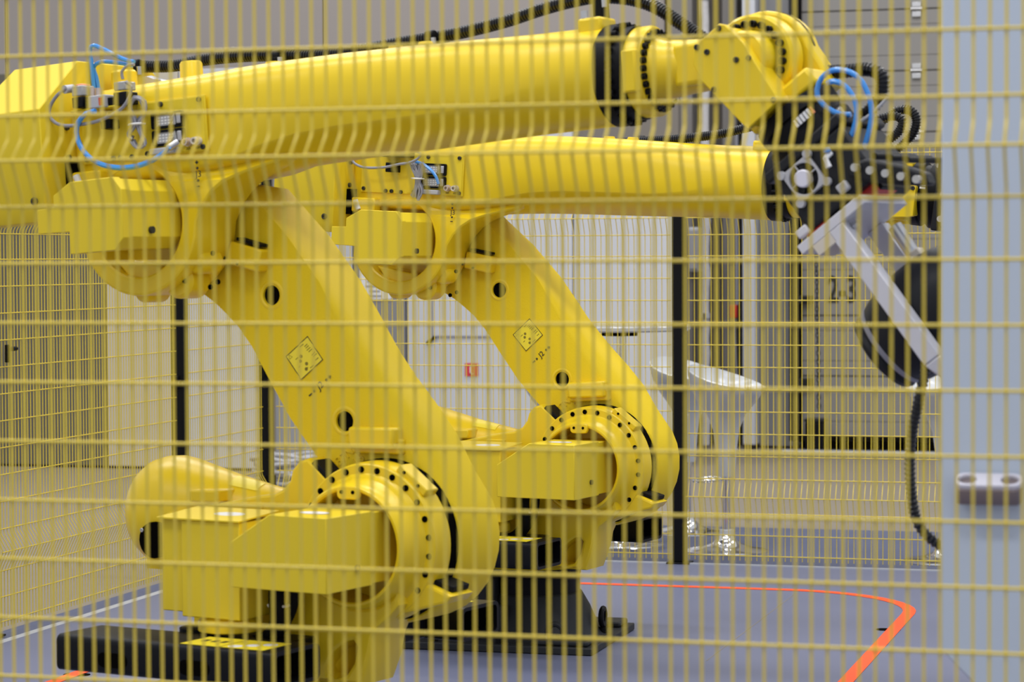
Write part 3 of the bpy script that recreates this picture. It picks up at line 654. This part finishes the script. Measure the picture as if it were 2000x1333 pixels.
    P('wrist_flange', MB().lathe([(.09, 1.464), (.116, 1.466), (.118, 1.47), (.118, 1.505), (.112, 1.512), (.09, 1.514), (.085, 1.53), (.076, 1.548), (.07, 1.60), (.066, 1.66)], (0, 0, .275), 'x', 56), Y_PAINT, Fm)
    P('flange_pad', MB().box(1.468, 1.51, -.128, -.10, .215, .325), Y_PAINT, Fm, bevel=.006)
    for k in range(30):
        an = 2*math.pi*k/30; put('flange_bolt', bolt_x(), R.root, Fm @ Tr(1.510, .099*math.cos(an), .275+.099*math.sin(an)))
    yk = MB().loft([[(a_, y_*w_, .275+z_*h_) for y_, z_ in ((-1, -1), (1, -1), (1, 1), (-1, 1))] for a_, w_, h_ in ((1.585, .066, .055), (1.66, .085, .055), (1.70, .09, .06))])
    P('wrist_yoke', yk, Y_PAINT, Fm, bevel=.012, seg=3)
    cov = [(1.759, .357), (1.774, .353), (1.821, .304), (1.846, .257), (1.902, .16), (1.906, .151), (1.82, .089), (1.805, .101), (1.70, .221), (1.681, .262), (1.685, .305)]
    def sc_(pl, k_): 
        cx0 = sum(x for x, z in pl)/len(pl); cz0 = sum(z for x, z in pl)/len(pl); return [(cx0+(x-cx0)*k_, cz0+(z-cz0)*k_) for x, z in pl]
    vfix = Ry(0)
    Mc = R.Fm if near else R.Wm @ Ry(math.radians(-56)) @ Tr(-1.79, 0, -.272)
    wc = P('wrist_case', MB().prism(sc_(cov, .96), -.125, -.03), Y_PAINT, Mc, bevel=.006)
    cp = P('wrist_cover', MB().prism(cov, -.148, -.124), Y_PAINT, Mc, bevel=.003)
    for q in ((1.758, .345), (1.695, .305), (1.722, .29), (1.80, .262), (1.833, .263), (1.893, .153), (1.735, .195)): put('cover_screw', bolt_mesh(.0075, .005, INK, 'wcs'), cp, Tr(q[0], -.148, q[1]))
    J = Tr(1.79, 0, .272)
    P('wrist_hub', MB().lathe([(.03, -.11), (.062, -.105), (.068, -.09), (.072, -.04), (.08, -.03)], (0, 0, 0), 'y', 40), Y_PAINT, Fm @ J)
    P('wrist_disc', MB().lathe([(.06, -.035), (.106, -.036), (.113, -.028), (.114, .028), (.108, .034)], (0, 0, 0), 'y', 64), Y_PAINT, Fm @ J)
    for k in range(24):
        an = 2*math.pi*k/24+.1; put('disc_bolt', bolt_mesh(.0095, .016, BLACK, 'db'), R.root, Fm @ J @ Tr(.088*math.cos(an), -.036, .088*math.sin(an)))
    P('wrist_seal', MB().lathe([(.108, .03), (.108, .044)], (0, 0, 0), 'y', 48), DARK, Fm @ J)
    ring_ = [(.128*math.cos(math.radians(t_)), .128*math.sin(math.radians(t_))) for t_ in range(100, 320, 10)]
    hand = [(x, z) for x, z in [(.128*math.cos(math.radians(t_)), .128*math.sin(math.radians(t_))) for t_ in range(70, 292, 10)]] + [(R.hand-.065, -.118), (R.hand-.03, -.112), (R.hand, -.112), (R.hand, .112), (R.hand-.03, .112), (R.hand-.065, .118)]
    P('wrist_hand', MB().prism(hand, .042, .115), Y_PAINT, R.Wm, bevel=.01, seg=3)
    P('hand_groove', MB().lathe([(.1295, .074), (.1295, .082)], (0, 0, 0), 'y', 64), INK, R.Wm)
    P('hand_plate', MB().box(R.hand-.047, R.hand+.003, -.07, .115, -.10, .112), Y_PAINT, R.Wm, bevel=.01)
def bolt_x():
    if 'bx' not in BOLT_Y: BOLT_Y['bx'] = mesh_of(MB().lathe([(.0085, -.002), (.0085, .014), (.0045, .014), (.0045, .008)], (0, 0, 0), 'x', 10), 'bolt', BLACK)
    return BOLT_Y['bx']
NEAR = Robot('industrial_robot', 'yellow six-axis industrial robot with raised arm, nearer the front mesh panel', 716.5, 1062, -13.9, 38.3, 3.9, -56.4)
FAR = Robot('industrial_robot', 'yellow six-axis industrial robot with level arm, nearer the rear mesh fence', 1150, 911, -10.1, 41.3, -3.3, -4, .115)
make_robot(NEAR, True); make_robot(FAR, False)

# ------------------------------------------------------------------ dress packs, valves and cables (points read off the photo on the robot's own planes)
def path(R, M, pts, y): return [R.at(M, p[0], p[1], p[2] if len(p) > 2 else y) for p in pts]
def wire(R, name, m, r, pts, y, M=None, label=None, hose=False, n=8):
    M = R.Fm if M is None else M; P = path(R, M, pts, y); mb = MB().hose(P, r) if hose else MB().tube(spline(P, .012), r, n)
    return R.part(name, mb, m, M, label=label)
wire(NEAR, 'dress_hose', HOSE, .0185, [(258, 129), (300, 130), (345, 128), (400, 117), (470, 110), (540, 108), (610, 109), (680, 103), (780, 84), (880, 68), (980, 44), (1060, 18), (1120, 2), (1170, -6), (1230, -2), (1280, 14), (1330, 46), (1375, 76), (1430, 105), (1520, 130), (1600, 140), (1650, 139), (1697, 136), (1722, 150), (1722, 178), (1708, 205), (1680, 232), (1668, 262)], .09, hose=True, label='black corrugated hose')
wire(NEAR, 'air_tube', BLUE, .0065, [(184, 176), (181, 150), (178, 118), (175, 98), (184, 89), (210, 100), (240, 115), (262, 121)], -.16, label='blue air tube')
wire(NEAR, 'air_tube', BLUE, .006, [(193, 176), (188, 150), (183, 132), (196, 121), (225, 122), (258, 128)], -.15)
wire(NEAR, 'air_tube', BLUE, .0075, [(186, 217), (168, 222), (154, 238), (149, 258), (157, 285), (174, 307), (200, 322), (235, 328), (270, 324), (300, 312), (318, 300), (330, 287)], -.36, label='blue air tube')
wire(NEAR, 'valve_cable', GREYC, .005, [(130, 172), (112, 186), (98, 208), (97, 226), (108, 240), (130, 246), (160, 243), (190, 237), (215, 226), (240, 210), (252, 190), (256, 170), (246, 160)], -.35)
wire(NEAR, 'valve_cable', GREYC, .0045, [(240, 155), (238, 140), (250, 128), (262, 126)], -.2)
vb = NEAR.part('air_valve', MB(), BLACK, NEAR.Fm) if False else None
def fbox(R, name, m, px0, py0, px1, py1, y0, y1, M=None, parent=None, bevel=.003, label=None):
    M = R.Fm if M is None else M; a_, b_ = R.at(M, px0, py1, y0), R.at(M, px1, py0, y0)
    return R.part(name, MB().box(a_.x, b_.x, y0, y1, a_.z, b_.z), m, M, parent=parent, bevel=bevel, label=label)
vv = fbox(NEAR, 'air_valve', BLACK, 168, 186, 244, 212, -.33, -.27, label='black solenoid air valve')
fbox(NEAR, 'valve_body', GREYL, 172, 184, 203, 213, -.345, -.28, parent=vv); fbox(NEAR, 'valve_sticker', RED, 193, 190, 199, 206, -.3465, -.344, parent=vv, bevel=0)
fbox(NEAR, 'coil', BLACK, 141, 188, 160, 212, -.345, -.29, parent=vv); fbox(NEAR, 'coil_plug', CLEAR, 140, 166, 160, 189, -.345, -.29, parent=vv); fbox(NEAR, 'indicator', ORANGE_L, 147, 163, 160, 170, -.34, -.30, parent=vv)
fbox(NEAR, 'coil_plug', CLEAR, 222, 158, 243, 178, -.33, -.28, parent=vv); fbox(NEAR, 'coil', BLACK, 222, 178, 245, 206, -.335, -.28, parent=vv)
for q in ((180, 172, 190), (193, 172, 190)):
    g0, g1 = NEAR.at(NEAR.Fm, q[0]+1, q[2], -.31), NEAR.at(NEAR.Fm, q[0]+1, q[1], -.31); NEAR.part('push_fitting', MB().cyl(g0, g1, .010, n=12), PINKW, parent=vv)
g0, g1 = NEAR.at(NEAR.Fm, 199, 212, -.31), NEAR.at(NEAR.Fm, 203, 222, -.31); NEAR.part('silencer', MB().cyl(g0, g1, .009, n=12), PINKW, parent=vv)
fbox(NEAR, 'valve_bracket', Y_SHEET, 137, 209, 225, 216, -.33, -.25); fbox(NEAR, 'sensor_plug', BLACK, 196, 232, 214, 253, -.31, -.26)
g0, g1 = NEAR.at(NEAR.Fm, 126, 175, -.35), NEAR.at(NEAR.Fm, 142, 173, -.32); NEAR.part('cable_gland', MB().cyl(g0, g1, .012, n=12), GREYL, NEAR.Fm)
g0, g1 = NEAR.at(NEAR.Fm, 328, 290, -.32), NEAR.at(NEAR.Fm, 348, 277, -.30); NEAR.part('elbow_fitting', MB().cyl(g0, g1, .010, n=12), STEEL, NEAR.Fm)
# looped grey cable hanks tied in the middle
def hank(R, pts0, y, tie):
    for k in range(7):
        dx = (k-3)*1.6; q = [(px+dx*(1 if j % 2 == 0 else .4), py+(k % 3)*2-2, y-.008*(k % 3)) for j, (px, py) in enumerate(pts0)]
        wire(R, 'cable_hank', GREYC, .0038, q, y, n=6)
    c = R.at(R.Fm, tie[0], tie[1], y-.01); R.part('cable_tie', MB().tube([(c.x+.024*math.cos(2*math.pi*k/14), c.y+.02*math.sin(2*math.pi*k/14), c.z) for k in range(14)], .003, 6, ring=True), WHITE, R.Fm)
hank(NEAR, [(256, 270), (252, 262), (262, 240), (254, 212), (258, 194), (269, 191), (279, 200), (282, 222), (270, 243), (277, 265), (280, 282), (268, 288), (257, 275)], -.30, (267, 243))
hank(FAR, [(808, 384), (812, 370), (817, 350), (806, 330), (804, 318), (812, 328), (818, 350), (824, 330), (822, 318), (817, 350), (821, 372), (816, 390)], -.30, (816, 349))
# silver bag behind the boss
bg = MB(); pts = [(286, 150), (300, 148), (322, 156), (345, 158), (352, 166), (350, 174), (330, 170), (300, 174), (286, 176)]
q = path(NEAR, NEAR.Fm, pts, .02); ctr = sum(q, Vector())/len(q)
bg.loft([[p+(ctr-p)*.4+Vector((0, -.05, .004)) for p in q], [p+Vector((0, random.uniform(-.015, .015), 0)) for p in q], [p+(ctr-p)*.3+Vector((0, .06, -.01)) for p in q]])
NEAR.part('sensor_bag', bg, FOIL, NEAR.Fm, smooth=20, label='crumpled silver-grey bag')
# hose clamps
def clamp(R, px, py, y, top):
    c = R.at(R.Fm, px, py, y); c2 = R.at(R.Fm, px, top, y)
    mb = MB().box(c.x-.014, c.x+.014, c.y-.022, c.y+.022, min(c.z, c2.z), max(c.z, c2.z)); mb.lathe([(.0215, -.013), (.0215, .013)], (c.x, c.y, max(c.z, c2.z)), 'x', 14)
    o = R.part('hose_clamp', mb, BLACK, R.Fm, bevel=.003); g = R.at(R.Fm, px+4, top+8, y-.03); R.part('clamp_screw', MB().cyl(g-Vector((0, 0, .012)), g+Vector((0, 0, .012)), .007, n=8), STEEL, parent=o)
for q in ((268, 142, 130), (543, 126, 112), (843, 88, 74), (1176, 42, -3)): clamp(NEAR, q[0], q[1], .06, q[2])
for q in ((1252, 290, 276),): clamp(FAR, q[0], q[1], .0, q[2])
wire(FAR, 'dress_hose', HOSE, .0175, [(995, 272), (1025, 272), (1060, 278), (1110, 281), (1180, 280), (1250, 276), (1320, 272), (1400, 263), (1450, 252), (1520, 235), (1600, 230), (1680, 245), (1720, 237), (1752, 217), (1778, 216), (1790, 236), (1782, 262), (1764, 282), (1744, 296)], -.02, hose=True, label='black corrugated hose')
wire(FAR, 'dress_hose', HOSE, .0165, [(1700, 240), (1722, 231), (1748, 227), (1762, 236), (1756, 256), (1738, 272), (1716, 286)], -.08, hose=True)
wire(FAR, 'valve_cable', GREYC, .005, [(684, 306), (692, 319), (710, 327), (735, 328), (757, 326), (780, 321), (800, 318), (816, 310), (822, 300), (812, 296)], -.33)
wire(FAR, 'air_tube', BLUE, .006, [(812, 316), (826, 321), (842, 333), (852, 346), (857, 360)], -.31, label='blue air tube')
fbox(FAR, 'air_valve', BLACK, 745, 297, 800, 306, -.31, -.26); fbox(FAR, 'sensor_plug', BLACK, 752, 318, 772, 336, -.31, -.26)

# ------------------------------------------------------------------ tools on the wrists
def make_tool(R, label, near):
    root = empty('gripper_tool', (0, 0, 0)); root.matrix_world = R.W @ R.Wm @ Tr(R.hand-.165, 0, 0); tag(root, label, 'robot tool', 'gripper tools on the robot wrists')
    def P(name, mb, m, parent=None, bevel=0, smooth=35, lab=None):
        o = build(name, mb, m, parent or root, None, bevel, smooth)
        if lab: o['label'] = lab
        return o
    P('tool_changer', MB().lathe([(.10, .169), (.112, .172), (.112, .205), (.104, .208), (.104, .235), (.116, .238), (.116, .285)], (0, .0, 0), 'x', 48), BLACK)
    ck = MB()
    for k in range(6): ck.box(.195+.0, .222, -.09+.0*k, -.088, .02, .03)
    for k in range(6): P('status_mark', MB().box(.222, .242, -.1245, -.121, .02+.0105*k, .027+.0105*k), WHITE if k != 5 else ORANGE_L)
    P('changer_plate', MB().box(.285, .312, -.15, .14, -.118, .13), GUN, bevel=.006)
    bd = P('tool_body', MB().box(.312, .47, -.145, .13, -.105, .118), GUN, bevel=.008)
    # fan guard
    fc = (.362, -.032); hw = .043
    outer = rrect(fc[0]-hw, fc[0]+hw, fc[1]-hw, fc[1]+hw, .008); hole = circ(fc, .0385, 28)
    fan = P('fan_guard', plate(outer, [hole], -.160, -.146, .0015), GREYL, lab='pale grey fan frame')
    for sx in (-1, 1):
        for sz in (-1, 1): P('fan_corner', MB().lathe([(.011, -.163), (.011, -.15)], (fc[0]+sx*.043, 0, fc[1]+sz*.043), 'y', 14), GREYL, parent=fan)
    P('fan_motor', MB().lathe([(.022, -.15), (.022, -.166), (.019, -.169)], (fc[0], 0, fc[1]), 'y', 28), LILAC, parent=fan)
    sp_ = MB()
    for k in range(4):
        an = math.pi/2*k; sp_.tube([(fc[0]+.02*math.cos(an), -.158, fc[1]+.02*math.sin(an)), (fc[0]+.041*math.cos(an), -.158, fc[1]+.041*math.sin(an))], .002, 6)
    P('fan_spokes', sp_, GREYL, parent=fan)
    bldm = MB()
    for k in range(7):
        an = 2*math.pi*k/7; u_ = Vector((math.cos(an), 0, math.sin(an))); v_ = Vector((-math.sin(an), 0, math.cos(an))); c = Vector((fc[0], -.152, fc[1]))
        bldm.loft([[c+u_*r_+v_*(-.008)+Vector((0, .004, 0)), c+u_*r_+v_*.008+Vector((0, -.003, 0)), c+u_*r_+v_*.008+Vector((0, -.002, 0)), c+u_*r_+v_*(-.008)+Vector((0, .005, 0))] for r_ in (.02, .036)])
    P('fan_blades', bldm, GUN, parent=fan)
    P('air_elbow', MB().tube([(.355, -.155, .06), (.362, -.17, .045), (.385, -.17, .04)], .008, 8), WHITE); P('air_elbow', MB().cyl((.34, -.165, .062), (.352, -.165, .058), .009), BLUE)
    for q_ in (.03, .075): P('cap_screw', MB().lathe([(.013, 0), (.013, .022), (.007, .022)], (0, 0, 0), 'x', 14), STEEL).matrix_local = Tr(.262+.02*(q_ > .05), -.05, .125-q_*.3) @ Matrix.Rotation(math.radians(90), 4, 'Y')
    # ribbed bracket with a row of bolts
    br = P('finger_bar', MB().loft([[(p_, y_, q_) for p_, q_ in ((.405, .08), (.425, .125), (.50, .19), (.545, .22), (.575, .21), (.54, .165), (.47, .09), (.43, .06))] for y_ in (-.16, -.10)]), GUN, bevel=.008)
    for k in range(5):
        t_ = k/4; P('cap_screw', MB().lathe([(.010, -.104-.06), (.010, -.185), (.006, -.185)], (.43+.12*t_, 0, .095+.105*t_), 'y', 12), STEEL, parent=br)
    for k in range(4): P('guide_rod', MB().cyl((.39+.03*k, -.11, .10+.03*k), (.40+.03*k, .10, .12+.03*k), .008), BLACK)
    P('gripper_jaw', MB().box(.47, .49, -.10, .10, -.08, .10), BLACK, bevel=.003)
    P('red_block', MB().box(.455, .491, -.13, -.06, -.12, -.06), RED, bevel=.004); P('red_block', MB().box(.452, .491, -.11, .02, .02, .09), RED, bevel=.004)
    P('claw', MB().box(.448, .47, -.15, -.13, -.135, -.10), ALU, bevel=.004); P('claw', MB().box(.43, .455, -.165, -.145, .02, .05), GREYL, bevel=.004)
    pl = P('mounting_plate', MB().box(.49, .515, -.19, .09, -.137, .068), ALU, bevel=.002)
    P('spacer_block', MB().box(.515, .545, -.19, -.09, -.105, -.045), CREAM, parent=pl, bevel=.002)
    for y_ in (-.19, .06):
        P('frame_bar', MB().box(.515, .915, y_, y_+.05, -.052, -.006), ALU, bevel=.003)
        P('bar_end', MB().loft([[(.915, y_, -.052), (.915, y_+.05, -.052), (.915, y_+.05, -.004), (.915, y_, -.004)], [(.975, y_+.008, -.035), (.975, y_+.042, -.035), (.975, y_+.042, -.004), (.975, y_+.008, -.004)]]), ALU, bevel=.006)
    P('bar_bolt', MB().cyl((.53, -.15, -.004), (.53, -.15, .012), .01, n=6), STEEL)
    P('hydraulic_strut', MB().cyl((.56, .0, .035), (.86, .0, .02), .018), STEEL)
    P('sensor', MB().box(.64, .70, -.02, .02, .03, .055), CREAM, bevel=.004); P('sensor', MB().box(.70, .725, -.02, .02, .03, .055), BLACK, bevel=.004)
    wl_ = [(.03, -.19), (.085, -.188), (.104, -.18), (.108, -.17), (.103, -.16), (.110, -.15), (.122, -.12), (.132, -.07), (.136, -.02), (.136, .03), (.130, .07), (.115, .11), (.095, .14), (.05, .15)]
    wh = P('polishing_wheel', MB().lathe([(r, t_) for r, t_ in wl_], (.79, .0, 0), 'z', 56), GUN, lab='dark grey rounded wheel head')
    P('wheel_band_highlight', MB().lathe([(.1105, -.152), (.1145, -.148), (.1165, -.138), (.1135, -.136)], (.79, 0, 0), 'z', 56, cap=False), GREYC, parent=wh)  # rim band with its highlight put in as pale grey
    return root
make_tool(NEAR, 'dark gripper with fan and aluminium frame on the raised robot arm', True)
make_tool(FAR, 'dark gripper on the level robot arm, half hidden by the grey machine', False)
wire(NEAR, 'air_tube', BLUE, .0068, [(1649, 286), (1662, 266), (1671, 240), (1673, 210), (1664, 185), (1648, 166), (1628, 159), (1614, 163)], -.12, label='blue air tube')
wire(NEAR, 'air_tube', BLUE, .0068, [(1683, 300), (1692, 275), (1700, 245), (1702, 212), (1694, 180), (1678, 153), (1652, 138), (1624, 138), (1605, 152), (1596, 175), (1600, 195), (1618, 212), (1640, 223), (1662, 224)], -.10)
wire(NEAR, 'cable_strap', GREYL, .004, [(1682, 236), (1705, 220), (1735, 190)], -.1)

# corrugated hose hanging between the tool and the machine
p = [atp for atp in []]
def at_depth(x, y, D): return CAM + ray(x, y)*D
hp = [at_depth(x, y, 6.12) for x, y in ((1812, 700), (1804, 740), (1793, 790), (1781, 850), (1777, 910), (1781, 970), (1790, 1015), (1806, 1042), (1830, 1062), (1860, 1078))]
hh = MB().hose(hp, .0135, .011); tag(build('corrugated_hose', hh, HOSE), 'black corrugated hose hanging from the wheel head down behind the grey machine', 'hose')

# ------------------------------------------------------------------ grey machine at the right
YM = 5.24
ml = on_y(1839, 600, YM).x; zc = on_y(1840, 1272, YM).z
mc_ = empty('machine_cabinet', (ml, YM, 0)); tag(mc_, 'pale blue-grey machine cabinet with a two-hole bracket on its front', 'machine')
zb = zc-.075
pl_ = [(0, zc), (.075, zb), (.30, zb), (.30, .06), (1.2, .06), (1.2, 2.7), (0, 2.7)]
build('cabinet_body', MB().prism(pl_, 0, .55), CAB, mc_, bevel=.004)
build('plinth', MB().box(.34, 1.16, .05, .5, 0, .06), GUN, mc_)
bc = on_y(1934, 948, YM); c0 = bc-Vector((ml, YM, 0))
Mbk = Tr(c0.x, -.03, c0.z+.01) @ Matrix.Rotation(math.radians(24), 4, 'X')
hv = []
outer = rrect(-.067, .067, -.026, .026, .02)
pk = plate(outer, [circ((-.042, 0), .0185, 20), circ((.042, 0), .0185, 20)], -.005, .005, .001)
pk.v = [(x, z, -y) for x, y, z in pk.v]
bk_ = build('hanger_bracket', pk, LILAC, mc_, Mbk, bevel=0)
build('bracket_block', plate(rrect(-.064, .064, -.022, .03, .012), [], -.017, .017, .002).xf(Matrix.Rotation(math.radians(90), 4, 'X')), BRKT, bk_, Tr(0, .0, -.022))
for sx in (-.042, .042):
    build('bracket_hole', MB().lathe([(.018, -.0045), (.018, -.0035)], (sx, 0, 0), 'z', 20), BRKT, bk_)

# ------------------------------------------------------------------ bar stools, table and cable coil behind the fence
def seat_mesh():
    L = []; n = 36
    prof = [(.0, .0, 0), (.06, .004, 0), (.12, .018, 0), (.17, .05, .3), (.195, .085, .8), (.20, .098, 1), (.207, .094, 1), (.205, .07, .8), (.188, .03, .4), (.15, -.03, .1), (.10, -.09, 0), (.07, -.16, 0), (.056, -.26, 0), (.047, -.38, 0), (.044, -.39, 0), (.02, -.39, 0)]
    for r, z, k in prof:
        l = []
        for i in range(n):
            t_ = 2*math.pi*i/n; lift = .055*k*math.cos(t_)+.006*k*math.cos(2*t_); l.append((r*.9*math.cos(t_)+.0001, r*math.sin(t_), z+lift))
        L.append(l)
    return mesh_of(MB().loft(L), 'seat', WHITEP, 60)
SEAT = seat_mesh()
ST_LIFT = mesh_of(MB().lathe([(.022, .05), (.022, .40)], (0, 0, 0), 'z', 20), 'gas_lift', CHROME)
ST_BASE = mesh_of(MB().lathe([(.205, 0), (.205, .005), (.19, .012), (.12, .022), (.07, .04), (.042, .065), (.036, .085), (.02, .085)], (0, 0, 0), 'z', 48), 'base', CHROME)
ST_COL = mesh_of(MB().lathe([(.036, .085), (.036, .108), (.024, .11)], (0, 0, 0), 'z', 24), 'collar', WHITEP)
frp = [(.03*math.cos(t_), .03*math.sin(t_), .36) for t_ in (2.6, 3.1)]
fr_pts = [(.0, -.03, .36), (.06, -.08, .352), (.13, -.085, .35), (.165, 0, .35), (.13, .085, .35), (.06, .08, .352), (0, .03, .36)]
ST_FOOT = mesh_of(MB().tube(spline(fr_pts, .02), .010, 10), 'footrest', CHROME, 60)
ST_HANDLE = mesh_of(MB().tube([(.05, -.05, .60), (.07, -.10, .57), (.075, -.11, .53)], .007, 8), 'height_lever', WHITE, 60)
def stool(px, py, rz, label, h=.76):
    p = on_z(px, py); e = empty('bar_stool', (p.x, p.y, 0), rz); e.location.z = -.004; tag(e, label, 'bar stool', 'white bar stools behind the rear fence')
    put('seat', SEAT, e, Tr(0, 0, h)); put('gas_lift', ST_LIFT, e); put('base', ST_BASE, e); put('collar', ST_COL, e); put('footrest', ST_FOOT, e); put('height_lever', ST_HANDLE, e, Tr(0, 0, h-.72))
stool(1419, 1076, math.radians(165), 'white scoop bar stool on a chrome disc base in front of the light column')
stool(1343, 1040, math.radians(150), 'white scoop bar stool half hidden by the black rear fence post', .765)
stool(1848, 1096, math.radians(40), 'white scoop bar stool mostly hidden behind the grey machine', .775)
stool(1082, 1040, math.radians(190), 'white scoop bar stool behind the shoulder of the level-armed robot', .76)
p = on_z(1212, 1070); tb = empty('bar_table', (p.x, p.y, -.004)); tag(tb, 'tall round white bar table with chrome pole behind the level-armed robot', 'table')
build('table_top', MB().lathe([(.02, 1.085), (.34, 1.085), (.35, 1.092), (.35, 1.108), (.345, 1.114), (.02, 1.114)], (0, 0, 0), 'z', 56), WHITEP, tb)
build('pole', MB().lathe([(.03, .03), (.03, 1.08)], (0, 0, 0), 'z', 24), CHROME, tb)
build('table_base', MB().lathe([(.215, 0), (.215, .02), (.20, .03), (.05, .04), (.032, .06)], (0, 0, 0), 'z', 56), CHROME, tb)
build('pole_flange', MB().lathe([(.09, 1.06), (.09, 1.085)], (0, 0, 0), 'z', 24), DARK, tb)
p = on_z(566, 945); cl = MB()
pts = []
for k in range(260):
    t_ = 2*math.pi*k/26; rr_ = .20+.03*math.sin(k*.37)+.02*math.sin(k*1.3); pts.append((rr_*math.cos(t_)+.03*math.sin(k*.11), rr_*math.sin(t_)*.8, .02+.0007*k+.012*math.sin(k*.9)))
tag(build('cable_coil', cl.tube(pts, .014, 8), GREYL, M=Tr(p.x, p.y, -.012)), 'coil of pale grey cable lying on the concrete behind the corner post', 'cable coil')
